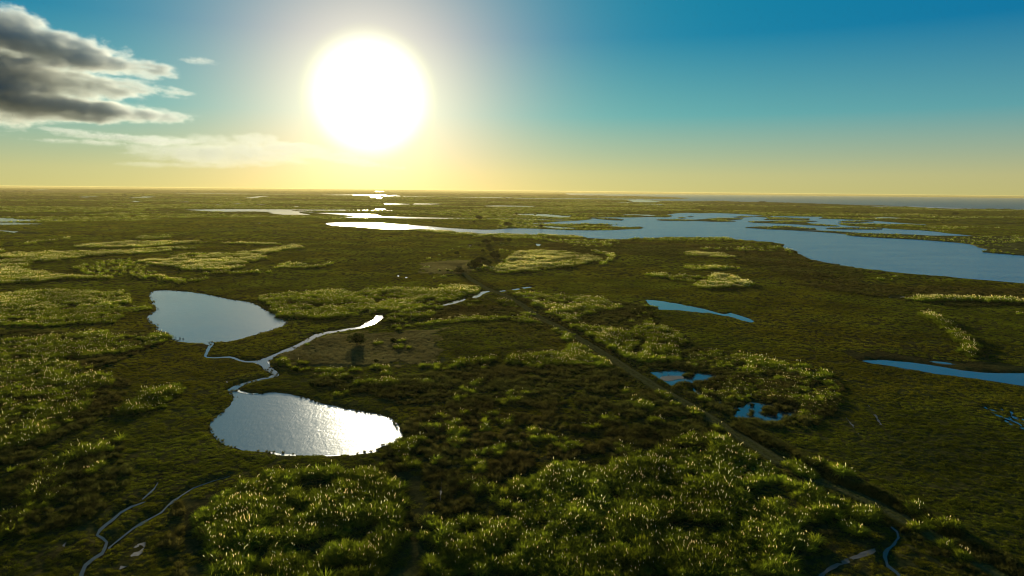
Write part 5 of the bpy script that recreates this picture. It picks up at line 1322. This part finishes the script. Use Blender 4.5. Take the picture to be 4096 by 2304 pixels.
# ------------------------------------------------------------------ shrubs
def shrub_meshes(seed, leaves):
    g = np.random.default_rng(seed)
    # trunk and limbs, unit shrub: width 1, height ~.75
    V, F = [], []

    def limb(p, q, r0, r1):
        p, q = np.array(p), np.array(q)
        ax = (q - p) / np.linalg.norm(q - p)
        u = np.cross(ax, (0.3, 0.9, 0.2))
        u /= np.linalg.norm(u)
        v = np.cross(ax, u)
        b = len(V)
        for c, r_ in ((p, r0), ((p + q) / 2 + g.normal(0, .015, 3), (r0 + r1) / 2), (q, r1)):
            for k in range(5):
                a = k * 2 * math.pi / 5
                V.append(tuple(c + r_ * (math.cos(a) * u + math.sin(a) * v)))
        for s_ in range(2):
            for k in range(5):
                j = (k + 1) % 5
                F.append((b + s_ * 5 + k, b + s_ * 5 + j, b + s_ * 5 + 5 + j, b + s_ * 5 + 5 + k))
    limb((0, 0, -.03), (.01, 0, .2), .045, .035)
    clumps = []
    for k in range(9):
        a = k * 2.4 + g.uniform(-.4, .4)
        e = g.uniform(.35, 1.35)
        L = g.uniform(.28, .42)
        q = (math.cos(a) * math.cos(e) * L, math.sin(a) * math.cos(e) * L, .16 + math.sin(e) * L)
        limb((.01, 0, .16), q, .025, .008)
        clumps.append((q, g.uniform(.15, .23)))
        clumps.append(((q[0] * .6 + g.normal(0, .05), q[1] * .6 + g.normal(0, .05), q[2] * .8), g.uniform(.13, .2)))
    trunk = mesh_from('trunk', V, F, [M_BARK], smooth=True)
    LV, LF = [], []
    for _ in range(leaves):
        c, rad = clumps[int(g.integers(0, len(clumps)))]
        d = g.normal(0, 1, 3)
        d /= np.linalg.norm(d)
        p = np.array(c) + d * rad * g.uniform(.45, 1.08) ** .6 * np.array((1, 1, .85))
        p[2] = max(p[2], .02)
        u = g.normal(0, 1, 3)
        u /= np.linalg.norm(u)
        w_ = np.cross(u, g.normal(0, 1, 3))
        w_ /= np.linalg.norm(w_)
        s_ = g.uniform(.022, .044)
        b = len(LV)
        LV += [tuple(p - u * s_), tuple(p + w_ * s_ * .6), tuple(p + u * s_), tuple(p - w_ * s_ * .6)]
        LF.append((b, b + 1, b + 2, b + 3))
    crown = mesh_from('crown', LV, LF, [M_SHRUB])
    return trunk, crown


SH = [shrub_meshes(40 + k, 2600) for k in range(5)]
for i, (x, y, wd, lab) in enumerate(SHRUBS):
    d = math.hypot(x, y)
    if d > 11000:
        x, y, wd = x * 11000 / d, y * 11000 / d, wd * 11000 / d
    trunk, crown = SH[i % 5]
    root = bpy.data.objects.new('shrub', None)
    COL.objects.link(root)
    root.location = (x, y, float(ground_height(np.array([x]), np.array([y]))[0]) if d < 900 else -.1)
    root.rotation_euler = (0, 0, i * 1.7)
    flat = .07 if wd > 80 else .22 if wd > 20 else .72 if wd > 8 else 1.0
    root.scale = (wd, wd * (.6 if wd > 20 else 1), wd * flat)
    if wd > 20:
        root.rotation_euler = (0, 0, math.atan2(-x, y))
    root['label'] = lab
    root['category'] = 'wood' if 'wood' in lab else 'tree clump' if 'clump' in lab else 'shrub'
    root['group'] = 'dark shrubs on the marsh' if d < 900 else 'distant thickets'
    for nm, me in (('trunk', trunk), ('crown', crown)):
        o = bpy.data.objects.new(nm, me)
        COL.objects.link(o)
        o.parent = root
# scattered far woods and farm trees that roughen the skyline
C_WOOD = proto_collection('far_wood', [q[1] for q in SH])
g = np.random.default_rng(77)
pts, scl = [], []
for _ in range(70):
    a, r_ = g.uniform(-.70, .30), g.uniform(3800, 15500)
    n = int(g.integers(1, 7))
    cx, cy_ = math.sin(a) * r_, math.cos(a) * r_
    for k in range(n):
        x, y = cx + g.normal(0, 22 + r_ * .004), cy_ + g.normal(0, 30)
        wd = g.uniform(12, 30)
        pts.append((x, y, -.3))
        scl.append((wd, wd, g.uniform(5.5, 12)))
pts, scl = np.array(pts), np.array(scl)
k = free_of_water(pts[:, 0], pts[:, 1])
scatter('far_woods', pts[k], scl[k], C_WOOD, 5, 'tiny dark woods dotted along the far skyline', 'woods')
# ------------------------------------------------------------------ stakes standing in the water
STAKE_LAB = ['tallest wooden stake standing in the pale pond near its lower left shore', 'second stake from the left in the row at the pale pond', 'third stake from the left in the row at the pale pond', 'fourth stake from the left in the row at the pale pond', 'rightmost short stake of the row in the pale pond',
             'left stake of the pair off the upper left shore of the pale pond', 'right stake of the pair off the upper left shore of the pale pond', 'dark post on the grassy point of the pale pond', 'dark post on the lower left corner of the pale pond',
             'left stake on the grey mud bar of the blue pool', 'second stake on the grey mud bar of the blue pool', 'stake on the left of the islet in the blue pool', 'stake on the right of the islet in the blue pool']
for i, (x, y, h) in enumerate(STAKES):
    g = np.random.default_rng(i)
    V, F = [], []
    rad = .085
    lean = g.normal(0, .06, 2)
    for k, (q, s) in enumerate(((-.3, 1.0), (.0, 1.05), (.5, .95), (.9, .85), (1.0, .55))):
        for j in range(7):
            a = j * 2 * math.pi / 7
            r_ = rad * s * g.uniform(.85, 1.12)
            V.append((r_ * math.cos(a) + lean[0] * q * h, r_ * math.sin(a) + lean[1] * q * h, q * h + (g.uniform(-.04, .04) if k > 2 else 0)))
    for k in range(4):
        for j in range(7):
            jj = (j + 1) % 7
            F.append((k * 7 + j, k * 7 + jj, k * 7 + 7 + jj, k * 7 + 7 + j))
    F.append(tuple(28 + j for j in range(7)))
    o = link('wooden_stake', mesh_from('wooden_stake', V, F, [M_BARK]), label=STAKE_LAB[i], category='stake', group='stakes standing in the pools')
    o.location = (x, y, 0.0)
# ------------------------------------------------------------------ clouds: real volumes far out over the plain
def cloud_mat(name, dens, g):
    m, t = new_mat(name)
    v = t.n('ShaderNodeVolumePrincipled')
    v.inputs['Color'].default_value = (0.93, 0.95, 0.91, 1)
    v.inputs['Density'].default_value = dens
    v.inputs['Anisotropy'].default_value = g
    t.n('ShaderNodeOutputMaterial', ins={1: v.outputs[0]})
    return m


def cloud(centre, azim, lobes, voxel, feature, mat, label, pad=1.25, amp=1.0, edge=0.4):
    L = np.array([q[:7] for q in lobes], dtype=float)
    lo = (L[:, :3] - L[:, 3:6] * pad).min(0)
    hi = (L[:, :3] + L[:, 3:6] * pad).max(0)
    ng = bpy.data.node_groups.new('cloud', 'GeometryNodeTree')
    ng.interface.new_socket('Geometry', in_out='INPUT', socket_type='NodeSocketGeometry')
    ng.interface.new_socket('Geometry', in_out='OUTPUT', socket_type='NodeSocketGeometry')
    N, Lk = ng.nodes, ng.links

    def put(sock, x):
        if hasattr(x, 'links'):
            Lk.new(x, sock)
        else:
            sock.default_value = x

    def mt(op, a, b=0.0, clamp=False):
        q = N.new('ShaderNodeMath')
        q.operation = op
        q.use_clamp = clamp
        put(q.inputs[0], a)
        put(q.inputs[1], b)
        return q.outputs[0]

    def vm(op, a, b):
        q = N.new('ShaderNodeVectorMath')
        q.operation = op
        put(q.inputs[0], a)
        put(q.inputs[1], b)
        return q.outputs[1] if op == 'DOT_PRODUCT' else q.outputs[0]

    def noise(vec, scale, detail, rough):
        q = N.new('ShaderNodeTexNoise')
        put(q.inputs['Vector'], vec)
        q.inputs['Scale'].default_value = scale
        q.inputs['Detail'].default_value = detail
        q.inputs['Roughness'].default_value = rough
        return q.outputs[0]
    pos = N.new('GeometryNodeInputPosition').outputs[0]
    sep = N.new('ShaderNodeSeparateXYZ')
    Lk.new(pos, sep.inputs[0])
    best = None
    for (cx, cyy, cz, sx_, sy_, sz_, slope, k) in lobes:
        comb = N.new('ShaderNodeCombineXYZ')
        Lk.new(sep.outputs[0], comb.inputs[0])
        Lk.new(sep.outputs[1], comb.inputs[1])
        Lk.new(mt('SUBTRACT', sep.outputs[2], mt('MULTIPLY', mt('SUBTRACT', sep.outputs[0], cx), slope)), comb.inputs[2])
        q = vm('DIVIDE', vm('SUBTRACT', comb.outputs[0], (cx, cyy, cz)), (sx_, sy_, sz_))
        f = mt('MULTIPLY', mt('SUBTRACT', 1.0, vm('DOT_PRODUCT', q, q)), k)
        best = f if best is None else mt('MAXIMUM', best, f)
    st = vm('MULTIPLY', pos, (0.55, 1.0, 1.25))
    n = mt('ADD', mt('MULTIPLY', noise(st, 1.0 / feature, 7.0, 0.66), 1.0), mt('MULTIPLY', noise(st, 4.3 / feature, 5.0, 0.7), 0.45))
    f = mt('ADD', best, mt('MULTIPLY', mt('SUBTRACT', n, 0.755), 3.8 * amp))
    d = mt('POWER', mt('DIVIDE', f, edge, clamp=True), 1.4)
    # never reach the sides of the box
    for ax in range(3):
        a = mt('DIVIDE', mt('SUBTRACT', sep.outputs[ax], float(lo[ax])), voxel * 4, clamp=True)
        b = mt('DIVIDE', mt('SUBTRACT', float(hi[ax]), sep.outputs[ax]), voxel * 4, clamp=True)
        d = mt('MULTIPLY', d, mt('MULTIPLY', a, b))
    vc = N.new('GeometryNodeVolumeCube')
    put(vc.inputs['Density'], d)
    vc.inputs['Min'].default_value = tuple(lo)
    vc.inputs['Max'].default_value = tuple(hi)
    res = np.maximum(4, (hi - lo) / voxel).astype(int)
    for ax, nm in enumerate(('Resolution X', 'Resolution Y', 'Resolution Z')):
        vc.inputs[nm].default_value = int(res[ax])
    sm = N.new('GeometryNodeSetMaterial')
    sm.inputs['Material'].default_value = mat
    Lk.new(vc.outputs[0], sm.inputs['Geometry'])
    go = N.new('NodeGroupOutput')
    Lk.new(sm.outputs[0], go.inputs[0])
    me = mesh_from('cloud', [(0, 0, 0)], [], [mat])
    o = link('cloud', me, kind='stuff', label=label, category='cloud', group='clouds left of the sun')
    o.location = centre
    o.rotation_euler = (0, 0, -azim)
    o.modifiers.new('cloud', 'NODES').node_group = ng
    return o


M_CLOUD = cloud_mat('cloud', 0.015, 0.32)
M_THIN = cloud_mat('thin_cloud', 0.006, 0.30)
M_BANK = cloud_mat('cloud_bank', 0.0010, 0.30)
cloud((-3137, 5043, 901), -0.5565, [(-392, 0, 158, 725, 300, 185, -0.16, 1.0), (-286, 40, -116, 879, 250, 97, -0.02, 0.9), (153, -150, 1, 440, 170, 66, -0.03, 0.6), (-213, 0, -290, 923, 250, 92, -0.03, 0.95), (-603, 30, -125, 637, 320, 330, 0, 0.95), (114, -60, -372, 209, 120, 40, -0.05, 0.58)],
      7.5, 230.0, M_CLOUD, 'large dark cloud with bright rims at the upper left')
cloud((-2414, 5409, 1009), -0.4198, [(0, 0, 0, 136, 60, 29, -0.05, 0.7)], 5.0, 70.0, M_THIN, 'small bright cloudlet off the tip of the large cloud')
cloud((-2650, 5336, 762), -0.461, [(129, 0, 2, 99, 45, 18, 0, 0.6), (-134, 30, -2, 99, 45, 20, 0, 0.55)], 5.0, 60.0, M_THIN, 'pair of tiny flat cloudlets below the large cloud tips')
cloud((-4441, 7808, 600), -0.5172, [(-400, 0, 49, 495, 120, 30, -0.06, 0.55), (0, 60, 0, 626, 120, 40, -0.04, 0.6), (-338, 0, -69, 462, 100, 30, -0.02, 0.5), (423, 0, -23, 429, 120, 53, 0, 0.7)], 10.0, 130.0, M_THIN, 'thin streaky clouds under the large cloud')
cloud((-5531, 13924, 783), -0.3781, [(-234, 0, -66, 1813, 700, 253, 0, 1.0), (-1122, -200, 134, 714, 350, 110, 0, 0.8), (-406, -100, 173, 659, 350, 143, -0.05, 0.85), (290, -100, 217, 604, 350, 165, 0.0, 0.9), (1202, 0, 36, 1264, 500, 176, -0.12, 0.9), (2320, 0, -167, 1099, 400, 88, -0.1, 0.7), (-1145, -200, -312, 1209, 300, 66, 0, 0.55)],
      22.0, 420.0, M_BANK, 'long low pale cloud bank under the sun')
# ------------------------------------------------------------------ humid air over the plain
hx, zb, zt_ = 20500.0, -2.0, 51.0
v = [(sx_ * hx, sy_ * hx, zz) for zz in (zb, zt_) for sx_, sy_ in ((-1, -1), (1, -1), (1, 1), (-1, 1))]
m, t = new_mat('humid_air')
hv = t.n('ShaderNodeVolumePrincipled')
hv.inputs['Color'].default_value = (0.84, 0.69, 0.28, 1)
hv.inputs['Density'].default_value = HAZE_DENSITY
hv.inputs['Anisotropy'].default_value = HAZE_G
t.n('ShaderNodeOutputMaterial', ins={1: hv.outputs[0]})
link('haze', mesh_from('haze', v, [(0, 3, 2, 1), (4, 5, 6, 7), (0, 1, 5, 4), (1, 2, 6, 5), (2, 3, 7, 6), (3, 0, 4, 7)], [m]), kind='stuff', label='thin warm haze over the far plain', category='haze')
